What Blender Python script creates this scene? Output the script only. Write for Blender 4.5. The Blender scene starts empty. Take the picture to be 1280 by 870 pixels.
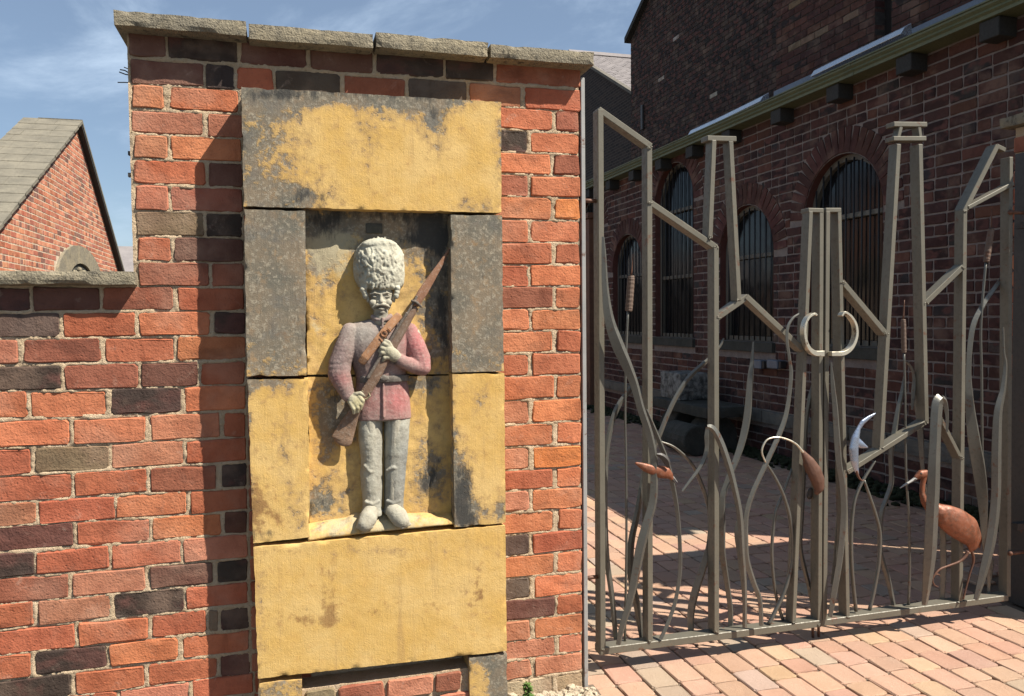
import bpy, bmesh, math, random
import numpy as np
from mathutils import Vector, Matrix, noise

rnd = random.Random(7)
SC = bpy.context.scene
COL = SC.collection

# ------------------------------------------------------------------ camera
R_RIGHT = Vector((0.96189389, -0.27326037, -0.00942904))
R_DOWN = Vector((-0.01989934, -0.03556989, -0.99916905))
R_FWD = Vector((0.27269792, 0.96128224, -0.03965216))
FPX = 1009.56
CAM = Vector((0.0, -2.78, 1.42))
cam_data = bpy.data.cameras.new('camera')
cam = bpy.data.objects.new('camera', cam_data)
COL.objects.link(cam)
m3 = Matrix((R_RIGHT, -R_DOWN, -R_FWD)).transposed()
cam.matrix_world = Matrix.Translation(CAM) @ m3.to_4x4()
cam_data.sensor_fit = 'HORIZONTAL'
cam_data.sensor_width = 36.0
cam_data.lens = 36.0 * FPX / 1280.0
cam_data.clip_start = 0.05
cam_data.clip_end = 2000
SC.camera = cam

# ------------------------------------------------------------------ light
SUN_AZ = math.radians(54.0)      # from the wall's normal towards +X
SUN_EL = math.radians(51.3)
sun_dir = Vector((math.sin(SUN_AZ) * math.cos(SUN_EL), -math.cos(SUN_AZ) * math.cos(SUN_EL), math.sin(SUN_EL)))
sl = bpy.data.lights.new('sun', 'SUN')
sl.energy = 5.0
sl.angle = math.radians(0.5)
sl.color = (1.0, 0.95, 0.86)
so = bpy.data.objects.new('sun', sl)
so.rotation_euler = sun_dir.to_track_quat('Z', 'Y').to_euler()
so.location = (6, -8, 12)
COL.objects.link(so)

world = bpy.data.worlds.new('World')
SC.world = world
world.use_nodes = True
wn, wl = world.node_tree.nodes, world.node_tree.links
wn.clear()
w_out = wn.new('ShaderNodeOutputWorld')
w_bg = wn.new('ShaderNodeBackground')
w_sky = wn.new('ShaderNodeTexSky')
w_sky.sky_type = 'NISHITA'
w_sky.sun_disc = False
w_sky.sun_elevation = SUN_EL
w_sky.sun_rotation = math.pi - SUN_AZ
w_sky.air_density = 1.0
w_sky.dust_density = 0.25
w_sky.ozone_density = 3.0
w_tc = wn.new('ShaderNodeTexCoord')
w_map = wn.new('ShaderNodeMapping')
w_map.inputs['Scale'].default_value = (1.6, 1.3, 4.6)
w_map.inputs['Rotation'].default_value = (0.25, 0.1, 0.7)
w_map.inputs['Location'].default_value = (0.35, 0.1, 0.3)
w_n = wn.new('ShaderNodeTexNoise')
w_n.inputs['Scale'].default_value = 1.7
w_n.inputs['Detail'].default_value = 9
w_n.inputs['Roughness'].default_value = 0.62
w_n.inputs['Distortion'].default_value = 0.6
w_r = wn.new('ShaderNodeMapRange')
w_r.interpolation_type = 'SMOOTHSTEP'
w_r.inputs['From Min'].default_value = 0.47
w_r.inputs['From Max'].default_value = 0.78
w_r.inputs['To Min'].default_value = 0.20
w_r.inputs['To Max'].default_value = 0.9
w_mix = wn.new('ShaderNodeMixRGB')
w_mix.inputs['Color2'].default_value = (6.6, 8.2, 10.2, 1)
wl.new(w_tc.outputs['Generated'], w_map.inputs['Vector'])
wl.new(w_map.outputs['Vector'], w_n.inputs['Vector'])
wl.new(w_n.outputs['Fac'], w_r.inputs['Value'])
wl.new(w_r.outputs['Result'], w_mix.inputs['Fac'])
wl.new(w_sky.outputs['Color'], w_mix.inputs['Color1'])
wl.new(w_mix.outputs['Color'], w_bg.inputs['Color'])
w_bg.inputs['Strength'].default_value = 0.05
wl.new(w_bg.outputs['Background'], w_out.inputs['Surface'])

SC.view_settings.view_transform = 'Standard'
SC.view_settings.look = 'None'
SC.view_settings.exposure = 1.0
SC.view_settings.gamma = 1.0
SC.cycles.max_bounces = 6
SC.cycles.diffuse_bounces = 2

# ------------------------------------------------------------------ helpers
def _ray(px, py):
    return R_RIGHT * ((px - 640) / FPX) + R_DOWN * ((py - 435) / FPX) + R_FWD

def at_y(px, py, Y=0.0):
    r = _ray(px, py)
    return CAM + r * ((Y - CAM.y) / r.y)

def at_x(px, py, X):
    r = _ray(px, py)
    return CAM + r * ((X - CAM.x) / r.x)

def at_z(px, py, Z=0.0):
    r = _ray(px, py)
    return CAM + r * ((Z - CAM.z) / r.z)

RM = np.array([R_RIGHT, R_DOWN, R_FWD])
def project(co):
    q = (np.asarray(co) - np.array(CAM)) @ RM.T
    return q[:, 0] / q[:, 2] * FPX + 640, q[:, 1] / q[:, 2] * FPX + 435

def link(o, parent=None):
    COL.objects.link(o)
    if parent is not None:
        o.parent = parent
        if parent.type == 'EMPTY' or True:
            o.matrix_parent_inverse = Matrix.Identity(4)
            o.location = Vector(o.location) - world_loc(parent)
    return o

def world_loc(o):
    v = Vector(o.location)
    while o.parent is not None:
        o = o.parent
        v += Vector(o.location)
    return v

def tag(o, label=None, category=None, group=None, kind=None):
    if label: o['label'] = label
    if category: o['category'] = category
    if group: o['group'] = group
    if kind: o['kind'] = kind
    return o

def thing(name, label, category, loc=(0, 0, 0), group=None):
    o = bpy.data.objects.new(name, None)
    o.empty_display_size = 0.1
    o.location = loc
    COL.objects.link(o)
    return tag(o, label, category, group)

def mesh_from(name, verts, faces, mat=None, smooth=False):
    me = bpy.data.meshes.new(name)
    me.from_pydata([tuple(v) for v in verts], [], faces)
    me.update()
    if mat: me.materials.append(mat)
    if smooth:
        me.polygons.foreach_set('use_smooth', [True] * len(me.polygons))
    return me

def obj(name, verts, faces, mat, parent=None, smooth=False, label=None, kind=None):
    """one mesh object whose vertices are given in world coordinates"""
    vs = np.asarray([tuple(v) for v in verts], dtype=float)
    c = (vs.min(0) + vs.max(0)) / 2
    c[2] = vs[:, 2].min()
    me = mesh_from(name, vs - c, faces, mat, smooth)
    o = bpy.data.objects.new(name, me)
    o.location = c
    link(o, parent)
    return tag(o, label=label, kind=kind)

def fbm(x, y, z=0.0, s=1.0, o=3):
    v, a, t = 0.0, 1.0, 0.0
    for _ in range(o):
        v += a * noise.noise(Vector((x * s, y * s, z * s)))
        t += a; a *= 0.5; s *= 2.1
    return v / t

class MB:
    """collects simple solids into one mesh"""
    def __init__(self):
        self.v, self.f = [], []
    def add(self, vs, fs):
        n = len(self.v)
        self.v += [tuple(v) for v in vs]
        self.f += [tuple(i + n for i in f) for f in fs]
        return self
    def box(self, lo, hi):
        x0, y0, z0 = lo; x1, y1, z1 = hi
        return self.add([(x0,y0,z0),(x1,y0,z0),(x1,y1,z0),(x0,y1,z0),(x0,y0,z1),(x1,y0,z1),(x1,y1,z1),(x0,y1,z1)],
                        [(0,3,2,1),(4,5,6,7),(0,1,5,4),(1,2,6,5),(2,3,7,6),(3,0,4,7)])
    def prism(self, pts, d):
        """polygon (3D points) swept along vector d"""
        n = len(pts); d = Vector(d)
        a = [Vector(p) for p in pts]; b = [p + d for p in a]
        fs = [tuple(range(n))[::-1], tuple(range(n, 2 * n))]
        fs += [(i, (i + 1) % n, n + (i + 1) % n, n + i) for i in range(n)]
        return self.add(a + b, fs)
    def tube(self, pts, r, n=8, cap=True):
        pts = [Vector(p) for p in pts]
        if not hasattr(r, '__len__'): r = [r] * len(pts)
        rings = []; up = Vector((0.13, -1, 0.07)).normalized()
        for i, p in enumerate(pts):
            t = (pts[min(i + 1, len(pts) - 1)] - pts[max(i - 1, 0)])
            t = t.normalized() if t.length > 1e-9 else Vector((0, 0, 1))
            a = t.cross(up)
            if a.length < 1e-3: a = t.cross(Vector((1, 0, 0)))
            a.normalize(); b = t.cross(a)
            rings.append([p + (a * math.cos(2*math.pi*k/n) + b * math.sin(2*math.pi*k/n)) * r[i] for k in range(n)])
        vs = [v for q in rings for v in q]; fs = []
        for i in range(len(pts) - 1):
            for k in range(n):
                fs.append((i*n+k, i*n+(k+1) % n, (i+1)*n+(k+1) % n, (i+1)*n+k))
        if cap:
            fs.append(tuple(range(n))[::-1]); fs.append(tuple((len(pts)-1)*n + k for k in range(n)))
        return self.add(vs, fs)
    def ball(self, c, r, n=10, m=6):
        rx, ry, rz = r if hasattr(r, '__len__') else (r, r, r)
        vs = [(c[0], c[1], c[2] + rz)]; fs = []
        for i in range(1, m):
            t = math.pi * i / m
            for k in range(n):
                a = 2 * math.pi * k / n
                vs.append((c[0] + rx*math.sin(t)*math.cos(a), c[1] + ry*math.sin(t)*math.sin(a), c[2] + rz*math.cos(t)))
        vs.append((c[0], c[1], c[2] - rz))
        for k in range(n): fs.append((0, 1 + k, 1 + (k+1) % n))
        for i in range(m - 2):
            for k in range(n):
                fs.append((1+i*n+k, 1+(i+1)*n+k, 1+(i+1)*n+(k+1) % n, 1+i*n+(k+1) % n))
        e = len(vs) - 1
        for k in range(n): fs.append((e, 1+(m-2)*n+(k+1) % n, 1+(m-2)*n+k))
        return self.add(vs, fs)
    def build(self, name, mat, parent=None, smooth=False, label=None, kind=None, bevel=0.0):
        o = obj(name, self.v, self.f, mat, parent, smooth, label, kind)
        if bevel:
            bm = bmesh.new(); bm.from_mesh(o.data)
            bmesh.ops.bevel(bm, geom=[e for e in bm.edges if e.calc_face_angle(0) > 0.6], offset=bevel, segments=1, affect='EDGES')
            bm.to_mesh(o.data); bm.free()
        return o

def spline(pts, n=6):
    """Catmull-Rom through tuples"""
    P = [np.array(p, float) for p in pts]
    P = [2*P[0] - P[1]] + P + [2*P[-1] - P[-2]]
    out = []
    for i in range(1, len(P) - 2):
        for k in range(n):
            t = k / n
            out.append(0.5 * ((2*P[i]) + (-P[i-1]+P[i+1])*t + (2*P[i-1]-5*P[i]+4*P[i+1]-P[i+2])*t*t + (-P[i-1]+3*P[i]-3*P[i+1]+P[i+2])*t**3))
    out.append(P[-2])
    return out

# ------------------------------------------------------------------ materials
class NT:
    def __init__(self, name):
        self.m = bpy.data.materials.new(name)
        self.m.use_nodes = True
        self.n, self.l = self.m.node_tree.nodes, self.m.node_tree.links
        self.b = self.n['Principled BSDF']
        g = self.n.new('ShaderNodeNewGeometry')
        self.pos = g.outputs['Position']
    def val(self, x, sock):
        if isinstance(x, (int, float)): sock.default_value = x
        elif isinstance(x, tuple): sock.default_value = x if len(x) == 4 or len(sock.default_value) == 3 else (*x, 1)
        else: self.l.new(x, sock)
    def map(self, scale=(1, 1, 1), loc=(0, 0, 0), rot=(0, 0, 0), vec=None):
        q = self.n.new('ShaderNodeMapping')
        q.inputs['Scale'].default_value = scale; q.inputs['Location'].default_value = loc; q.inputs['Rotation'].default_value = rot
        self.l.new(vec or self.pos, q.inputs['Vector'])
        return q.outputs['Vector']
    def noise(self, s, d=4, r=0.55, vec=None, dist=0.0):
        q = self.n.new('ShaderNodeTexNoise')
        q.inputs['Scale'].default_value = s; q.inputs['Detail'].default_value = d; q.inputs['Roughness'].default_value = r
        q.inputs['Distortion'].default_value = dist
        self.l.new(vec or self.pos, q.inputs['Vector'])
        return q.outputs['Fac']
    def voro(self, s, vec=None, feature='F1', rand=1.0):
        q = self.n.new('ShaderNodeTexVoronoi'); q.feature = feature
        q.inputs['Scale'].default_value = s; q.inputs['Randomness'].default_value = rand
        self.l.new(vec or self.pos, q.inputs['Vector'])
        return q.outputs['Distance']
    def step(self, x, a, b, lo=0.0, hi=1.0):
        q = self.n.new('ShaderNodeMapRange'); q.interpolation_type = 'SMOOTHSTEP'
        self.val(x, q.inputs['Value'])
        q.inputs['From Min'].default_value = a; q.inputs['From Max'].default_value = b
        q.inputs['To Min'].default_value = lo; q.inputs['To Max'].default_value = hi
        return q.outputs['Result']
    def math(self, op, a, b=0.0, c=None):
        q = self.n.new('ShaderNodeMath'); q.operation = op
        self.val(a, q.inputs[0]); self.val(b, q.inputs[1])
        if c is not None: self.val(c, q.inputs[2])
        return q.outputs[0]
    def mix(self, f, a, b, mode='MIX'):
        q = self.n.new('ShaderNodeMixRGB'); q.blend_type = mode
        self.val(f, q.inputs['Fac']); self.val(a, q.inputs['Color1']); self.val(b, q.inputs['Color2'])
        return q.outputs['Color']
    def attr(self, name, out='Color', typ='GEOMETRY'):
        q = self.n.new('ShaderNodeAttribute'); q.attribute_name = name; q.attribute_type = typ
        return q.outputs[out]
    def bump(self, h, dist=0.002, strength=1.0, prev=None):
        q = self.n.new('ShaderNodeBump')
        q.inputs['Strength'].default_value = strength; q.inputs['Distance'].default_value = dist
        self.l.new(h, q.inputs['Height'])
        if prev: self.l.new(prev, q.inputs['Normal'])
        return q.outputs['Normal']
    def done(self, col, rough=0.85, normal=None, metal=0.0, spec=0.3):
        self.val(col, self.b.inputs['Base Color']); self.val(rough, self.b.inputs['Roughness'])
        self.val(metal, self.b.inputs['Metallic']); self.b.inputs['Specular IOR Level'].default_value = spec
        if normal: self.l.new(normal, self.b.inputs['Normal'])
        return self.m

def brick_material(name, attr, soot=0.5, lime=0.75, bump=1.0):
    t = NT(name)
    if attr:
        c = t.attr('tint')
    else:
        oi = t.n.new('ShaderNodeObjectInfo'); c = oi.outputs['Color']
    n1 = t.noise(9, 5, 0.6); n2 = t.noise(38, 4, 0.65); n3 = t.noise(160, 3, 0.6); n4 = t.noise(16, 6, 0.7, dist=0.8)
    c = t.mix(t.step(n1, 0.36, 0.68, 0.0, 0.62), c, t.mix(1.0, c, (0.58, 0.46, 0.42), 'MULTIPLY'))
    c = t.mix(t.step(t.noise(22, 5, 0.7, vec=t.map((1, 1, 1), (4, 8, 3))), 0.58, 0.74, 0, 0.5), c, t.mix(1.0, c, (0.45, 0.36, 0.34), 'MULTIPLY'))
    n6 = t.noise(4.2, 4, 0.6, vec=t.map((1, 1, 1), (7, 2, 9)))
    c = t.mix(t.step(n6, 0.50, 0.68, 0.0, 0.22), c, (0.42, 0.27, 0.19))
    streak = t.noise(9, 4, 0.65, vec=t.map((3.0, 3.0, 0.35), (1, 4, 2)))
    c = t.mix(t.step(streak, 0.56, 0.72, 0.0, 0.35), c, t.mix(1.0, c, (0.52, 0.47, 0.44), 'MULTIPLY'))
    c = t.mix(t.step(n2, 0.45, 0.75, 0.0, 0.30), c, t.mix(1.0, c, (1.35, 1.25, 1.15), 'MULTIPLY'))
    n5 = t.noise(7.5, 3, 0.5, vec=t.map((1.0, 1.0, 1.8), (3, 5, 1)))
    sc = t.n.new('ShaderNodeSeparateColor'); t.l.new(c, sc.inputs[0])
    dark = t.step(sc.outputs[0], 0.03, 0.075, 1.0, 0.0)
    c = t.mix(t.math('MULTIPLY', dark, t.step(n5, 0.46, 0.62, 0, 0.75)), c, (0.15, 0.062, 0.048))
    c = t.mix(t.step(n5, 0.56, 0.72, 0.0, 0.45), c, t.mix(1.0, c, (0.40, 0.42, 0.46), 'MULTIPLY'))
    c = t.mix(t.step(n4, 0.60, 0.86, 0.0, soot), c, (0.045, 0.03, 0.026))
    lm = t.math('MULTIPLY', t.step(n4, 0.18, 0.44, 1.0, 0.0), t.step(n3, 0.30, 0.70, 0.1, 0.9))
    c = t.mix(t.math('MULTIPLY', lm, lime), c, (0.46, 0.33, 0.25))
    c = t.mix(t.step(n3, 0.60, 0.72, 0, 0.3), c, (0.06, 0.03, 0.025))
    h = t.math('ADD', t.math('MULTIPLY', n2, 1.0), t.math('MULTIPLY', n3, 0.5))
    h = t.math('ADD', h, t.step(t.voro(55), 0.0, 0.25, -0.25, 0.0))
    nb = t.bump(h, 0.0045 * bump, 0.9)
    return t.done(c, 0.88, nb, spec=0.25)

M_BRICK = brick_material('weathered_brick', False)
M_BRICK_T = brick_material('weathered_brick_joined', True)
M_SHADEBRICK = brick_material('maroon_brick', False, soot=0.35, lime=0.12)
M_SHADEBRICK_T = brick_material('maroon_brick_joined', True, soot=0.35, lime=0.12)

def mortar_material(name, a, b, s=1.0, bump=1.0):
    t = NT(name)
    n1 = t.noise(14 * s, 5, 0.6); n2 = t.noise(130 * s, 4, 0.7); n3 = t.noise(420 * s, 2, 0.6)
    c = t.mix(t.step(n1, 0.3, 0.7), a, b)
    c = t.mix(t.step(n2, 0.55, 0.7, 0, 0.6), c, tuple(x * 0.55 for x in a))
    c = t.mix(t.step(n2, 0.25, 0.40, 0.4, 0), c, tuple(min(1, x * 1.35) for x in b))
    h = t.math('ADD', n2, t.math('MULTIPLY', n3, 0.5))
    return t.done(c, 0.95, t.bump(h, 0.009 * bump, 1.0), spec=0.15)

M_MORTAR = mortar_material('sandy_mortar', (0.49, 0.36, 0.225), (0.58, 0.44, 0.295))
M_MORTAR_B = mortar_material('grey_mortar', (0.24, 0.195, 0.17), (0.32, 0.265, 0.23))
M_MORTAR_D = mortar_material('soot_mortar', (0.055, 0.045, 0.04), (0.09, 0.075, 0.065))
M_DARKCORE = mortar_material('dark_void', (0.03, 0.025, 0.022), (0.04, 0.034, 0.03))

def coping_material(name='gritstone'):
    t = NT(name)
    n1 = t.noise(5, 6, 0.65); n2 = t.noise(45, 5, 0.7); n3 = t.noise(190, 3, 0.6); n4 = t.noise(18, 5, 0.7, vec=t.map((1, 1, 0.35)))
    c = t.mix(t.step(n1, 0.3, 0.7), (0.30, 0.25, 0.165), (0.20, 0.175, 0.13))
    c = t.mix(t.step(n2, 0.5, 0.68, 0, 0.75), c, (0.075, 0.068, 0.055))
    c = t.mix(t.step(n4, 0.55, 0.66, 0, 0.8), c, (0.055, 0.05, 0.04))
    c = t.mix(t.step(n2, 0.28, 0.42, 0.5, 0), c, (0.43, 0.38, 0.25))
    h = t.math('ADD', n2, t.math('MULTIPLY', n3, 0.8))
    return t.done(c, 0.95, t.bump(h, 0.008, 1.0), spec=0.2)
M_COPING = coping_material()

def panel_material(name='painted_stone'):
    """sandstone with an ochre paint that has flaked; 'worn' and 'soot' are painted per vertex"""
    t = NT(name)
    worn = t.attr('worn', 'Fac'); soot = t.attr('soot', 'Fac'); rust = t.attr('rust', 'Fac'); pale = t.attr('pale', 'Fac')
    n0 = t.noise(7, 6, 0.62); n1 = t.noise(26, 6, 0.68); n2 = t.noise(85, 5, 0.7); n3 = t.noise(330, 3, 0.6)
    tool = t.noise(60, 3, 0.6, vec=t.map((4.2, 1, 0.22)))
    ochre = t.mix(t.step(n0, 0.3, 0.7), (0.52, 0.318, 0.092), (0.575, 0.385, 0.150))
    ochre = t.mix(t.step(n1, 0.50, 0.78, 0, 0.55), ochre, (0.47, 0.26, 0.08))
    ochre = t.mix(t.step(n2, 0.62, 0.75, 0, 0.35), ochre, (0.40, 0.22, 0.08))
    ochre = t.mix(t.step(tool, 0.30, 0.46, 0.14, 0), ochre, (0.42, 0.26, 0.10))
    bare = t.mix(t.step(n0, 0.35, 0.65), (0.20, 0.155, 0.105), (0.125, 0.115, 0.09))
    bare = t.mix(t.step(n1, 0.5, 0.72, 0, 0.7), bare, (0.34, 0.21, 0.10))
    bare = t.mix(t.step(n2, 0.50, 0.64, 0, 0.7), bare, (0.33, 0.285, 0.21))
    bare = t.mix(t.step(t.noise(13, 6, 0.7), 0.52, 0.66, 0, 0.6), bare, (0.10, 0.105, 0.10))
    bare = t.mix(t.step(tool, 0.52, 0.70, 0, 0.28), bare, (0.10, 0.09, 0.075))
    k = t.math('ADD', worn, t.math('MULTIPLY', t.math('SUBTRACT', n1, 0.5), 1.5))
    k = t.math('ADD', k, t.math('MULTIPLY', t.math('SUBTRACT', n2, 0.5), 0.5))
    km = t.step(k, 0.40, 0.64)
    ochre = t.mix(t.step(k, 0.14, 0.50, 0, 0.62), ochre, (0.34, 0.215, 0.095))
    drip = t.noise(7, 5, 0.65, vec=t.map((3.4, 1, 0.30), (2, 0, 5)))
    ochre = t.mix(t.step(drip, 0.54, 0.74, 0, 0.45), ochre, (0.33, 0.20, 0.085))
    c = t.mix(km, ochre, bare)
    r = t.math('ADD', rust, t.math('MULTIPLY', t.math('SUBTRACT', n1, 0.5), 1.2))
    c = t.mix(t.step(r, 0.36, 0.66, 0, 0.75), c, (0.21, 0.105, 0.04))
    pk = t.math('ADD', pale, t.math('MULTIPLY', t.math('SUBTRACT', t.noise(17, 6, 0.7), 0.5), 1.5))
    c = t.mix(t.step(pk, 0.42, 0.75, 0, 0.8), c, (0.40, 0.34, 0.215))
    s = t.math('ADD', soot, t.math('MULTIPLY', t.math('SUBTRACT', t.noise(15, 8, 0.72, vec=t.map((2.4, 1, 0.75))), 0.5), 1.5))
    c = t.mix(t.step(s, 0.36, 0.70, 0, 0.9), c, (0.042, 0.041, 0.038))
    h = t.math('ADD', t.math('MULTIPLY', n2, 0.7), t.math('MULTIPLY', n3, 0.45))
    h = t.math('ADD', h, t.math('MULTIPLY', tool, 0.28))
    h = t.math('ADD', h, t.math('MULTIPLY', km, -0.5))
    return t.done(c, 0.92, t.bump(h, 0.0022, 1.0), spec=0.2)
M_PANEL = panel_material()

def statue_material(name='painted_carving'):
    t = NT(name)
    base = t.attr('tint')
    n1 = t.noise(30, 6, 0.68); n2 = t.noise(110, 5, 0.7); n3 = t.noise(420, 3, 0.6)
    c = t.mix(t.step(n1, 0.3, 0.7, 0, 0.55), base, t.mix(1.0, base, (0.55, 0.50, 0.46), 'MULTIPLY'))
    c = t.mix(t.step(n2, 0.50, 0.66, 0, 0.26), c, (0.40, 0.37, 0.31))
    c = t.mix(t.step(n1, 0.60, 0.70, 0, 0.55), c, (0.085, 0.08, 0.072))
    h = t.math('ADD', t.math('MULTIPLY', n2, 1.0), t.math('MULTIPLY', n3, 0.5))
    return t.done(c, 0.93, t.bump(h, 0.0019, 1.0), spec=0.2)
M_STATUE = statue_material()

def metal_material(name, base, dirt, rust=0.0, metal=0.35, rough=0.5, bump=0.4):
    t = NT(name)
    n1 = t.noise(6, 5, 0.6); n2 = t.noise(60, 5, 0.7); n3 = t.noise(22, 6, 0.7)
    c = t.mix(t.step(n1, 0.3, 0.7), base, tuple(x * 0.85 for x in base))
    c = t.mix(t.step(n2, 0.5, 0.75, 0, 0.5), c, dirt)
    if rust:
        c = t.mix(t.step(n3, 0.62 - rust * 0.3, 0.72 - rust * 0.2, 0, 0.9), c, (0.125, 0.052, 0.028))
    return t.done(c, t.step(n2, 0.3, 0.7, rough - 0.1, rough + 0.15), t.bump(n2, 0.0012 * bump, 0.7), metal=metal, spec=0.4)

M_GATE = metal_material('galvanised_gate_paint', (0.145, 0.130, 0.098), (0.075, 0.064, 0.045), rust=0.1, metal=0.2, rough=0.5)
M_BLADE = metal_material('forged_steel_blade', (0.15, 0.143, 0.122), (0.065, 0.06, 0.05), rust=0.12, metal=0.6, rough=0.4)
M_RING = metal_material('brass_worn_handle', (0.62, 0.56, 0.44), (0.40, 0.32, 0.2), rust=0.12, metal=0.7, rough=0.35)
M_RUST = metal_material('rusty_steel', (0.115, 0.055, 0.034), (0.07, 0.045, 0.035), rust=0.5, metal=0.25, rough=0.6, bump=1.4)
M_HERON = metal_material('orange_rust_steel', (0.23, 0.078, 0.038), (0.22, 0.165, 0.125), rust=0.5, metal=0.3, rough=0.48, bump=1.6)
M_BLUE = metal_material('blued_steel', (0.34, 0.38, 0.46), (0.16, 0.2, 0.3), rust=0.05, metal=0.8, rough=0.3)
M_CATTAIL = metal_material('brown_textured_iron', (0.14, 0.095, 0.07), (0.08, 0.055, 0.04), rust=0.2, metal=0.2, rough=0.65, bump=2.5)
M_DARKSTEEL = metal_material('dark_painted_steel', (0.055, 0.048, 0.042), (0.035, 0.03, 0.028), rust=0.05, metal=0.2, rough=0.5)
M_POST = metal_material('grey_painted_steel', (0.33, 0.32, 0.30), (0.2, 0.17, 0.14), rust=0.1, metal=0.2, rough=0.5)
M_OLIVE = metal_material('olive_gutter_paint', (0.135, 0.145, 0.075), (0.09, 0.09, 0.05), metal=0.0, rough=0.6)
M_FRAMEPAINT = metal_material('brown_grey_frame_paint', (0.15, 0.135, 0.105), (0.09, 0.08, 0.06), metal=0.0, rough=0.55)
M_IRONBAR = metal_material('black_iron_bar', (0.03, 0.029, 0.028), (0.02, 0.02, 0.02), metal=0.3, rough=0.5)
M_LEAD = metal_material('lead_flashing', (0.16, 0.18, 0.215), (0.10, 0.11, 0.13), metal=0.3, rough=0.45)
M_SILVER = metal_material('bright_metal_trim', (0.62, 0.64, 0.66), (0.50, 0.52, 0.56), metal=0.9, rough=0.25, bump=0.02)
M_TIMBER = metal_material('dark_timber_block', (0.035, 0.032, 0.027), (0.022, 0.02, 0.018), metal=0.0, rough=0.8)

def glass_material():
    t = NT('dark_window_glass')
    t.b.inputs['IOR'].default_value = 1.5
    return t.done((0.010, 0.011, 0.012), t.step(t.noise(5, 4), 0.35, 0.7, 0.08, 0.22), t.bump(t.noise(3.0, 2), 0.01, 0.25), spec=0.25)
M_GLASS = glass_material()

def plain(name, a, b, s=20, rough=0.9, bump=0.004, n=5):
    t = NT(name)
    n1 = t.noise(s, n, 0.65); n2 = t.noise(s * 6, 4, 0.65)
    c = t.mix(t.step(n1, 0.3, 0.7), a, b)
    c = t.mix(t.step(n2, 0.55, 0.7, 0, 0.35), c, tuple(x * 0.5 for x in a))
    return t.done(c, rough, t.bump(t.math('ADD', n1, n2), bump, 1.0), spec=0.2)
M_GROUND = plain('joint_sand_and_earth', (0.10, 0.07, 0.05), (0.16, 0.12, 0.085), 12)
M_YARD = plain('yard_tarmac', (0.075, 0.068, 0.06), (0.11, 0.10, 0.09), 3)
M_ROOFSTONE = plain('lichened_stone_slates', (0.20, 0.178, 0.135), (0.14, 0.126, 0.098), 3.2, bump=0.012)
M_SLATE = plain('grey_slates', (0.19, 0.17, 0.165), (0.235, 0.21, 0.20), 2.0, bump=0.01)
M_DARKSTONE = plain('dark_mossy_stone', (0.075, 0.07, 0.058), (0.045, 0.045, 0.035), 7, bump=0.01)
M_PLINTH = plain('grey_plinth_stone', (0.17, 0.15, 0.12), (0.11, 0.10, 0.085), 7, bump=0.01)
M_MOSS = plain('dark_moss', (0.028, 0.032, 0.014), (0.045, 0.05, 0.022), 20, bump=0.02)
M_RUBBLE = plain('pale_rubble', (0.52, 0.44, 0.32), (0.38, 0.30, 0.21), 30, bump=0.006)
M_LEAF = plain('weed_leaf', (0.11, 0.19, 0.04), (0.07, 0.13, 0.03), 60, 0.6, bump=0.001)
M_BROWNPAINT = plain('brown_post_paint', (0.20, 0.095, 0.055), (0.14, 0.07, 0.045), 9, 0.7)

def paver_material(attr):
    t = NT('clay_paver' + ('_joined' if attr else ''))
    if attr: c = t.attr('tint')
    else:
        oi = t.n.new('ShaderNodeObjectInfo'); c = oi.outputs['Color']
    n1 = t.noise(11, 5, 0.6); n2 = t.noise(70, 4, 0.7); n3 = t.noise(260, 3, 0.6)
    c = t.mix(t.step(n1, 0.3, 0.7, 0, 0.3), c, t.mix(1.0, c, (0.72, 0.66, 0.60), 'MULTIPLY'))
    c = t.mix(t.step(n2, 0.55, 0.72, 0, 0.30), c, (0.52, 0.39, 0.28))
    c = t.mix(t.step(t.noise(2.3, 5, 0.65), 0.45, 0.75, 0, 0.35), c, (0.30, 0.22, 0.165))
    c = t.mix(t.step(n3, 0.62, 0.70, 0, 0.55), c, (0.16, 0.10, 0.075))
    h = t.math('ADD', n2, n3)
    return t.done(c, 0.9, t.bump(h, 0.0022, 1.0), spec=0.25)
M_PAVER, M_PAVER_T = paver_material(False), paver_material(True)

# ------------------------------------------------------------------ brick shapes
def brick_shape(r, w, h, d, j=0.0029, bev=0.0030, pts_long=1):
    """front at local -Y; a jittered rectangle with a worn arris; x right, z up, centred"""
    cr = min(h, w) * r.uniform(0.05, 0.10)
    x, z = w / 2, h / 2
    P = [(-x + cr, -z), (-.16 * w + r.uniform(-.12, .12) * w, -z), (.2 * w + r.uniform(-.1, .1) * w, -z), (x - cr, -z), (x, -z + cr), (x, z - cr), (x - cr, z),
         (.2 * w + r.uniform(-.1, .1) * w, z), (-.16 * w + r.uniform(-.12, .12) * w, z), (-x + cr, z), (-x, z - cr), (-x, -z + cr)]
    out = [(a + r.uniform(-j, j), b + r.uniform(-j, j)) for a, b in P]
    if r.random() < 0.35:       # a knocked corner
        k = r.choice([0, 3, 6, 9]); a, b = out[k]; out[k] = (a * 0.96, b * 0.90)
    n = len(out); vs = []
    for a, b in out:
        k = 1 - bev * r.uniform(0.5, 1.6) / max(0.01, h / 2); kx = 1 - bev * r.uniform(0.5, 1.6) / (w / 2)
        vs.append((a * kx, r.uniform(-0.0015, 0.0012), b * k))
    for a, b in out: vs.append((a, bev * r.uniform(0.7, 1.6), b))
    for a, b in out: vs.append((a, d, b))
    fs = [tuple(range(n))]
    for i in range(n):
        q = (i + 1) % n
        fs.append((i, n + i, n + q, q)); fs.append((n + i, 2 * n + i, 2 * n + q, n + q))
    return np.array(vs), fs

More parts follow.
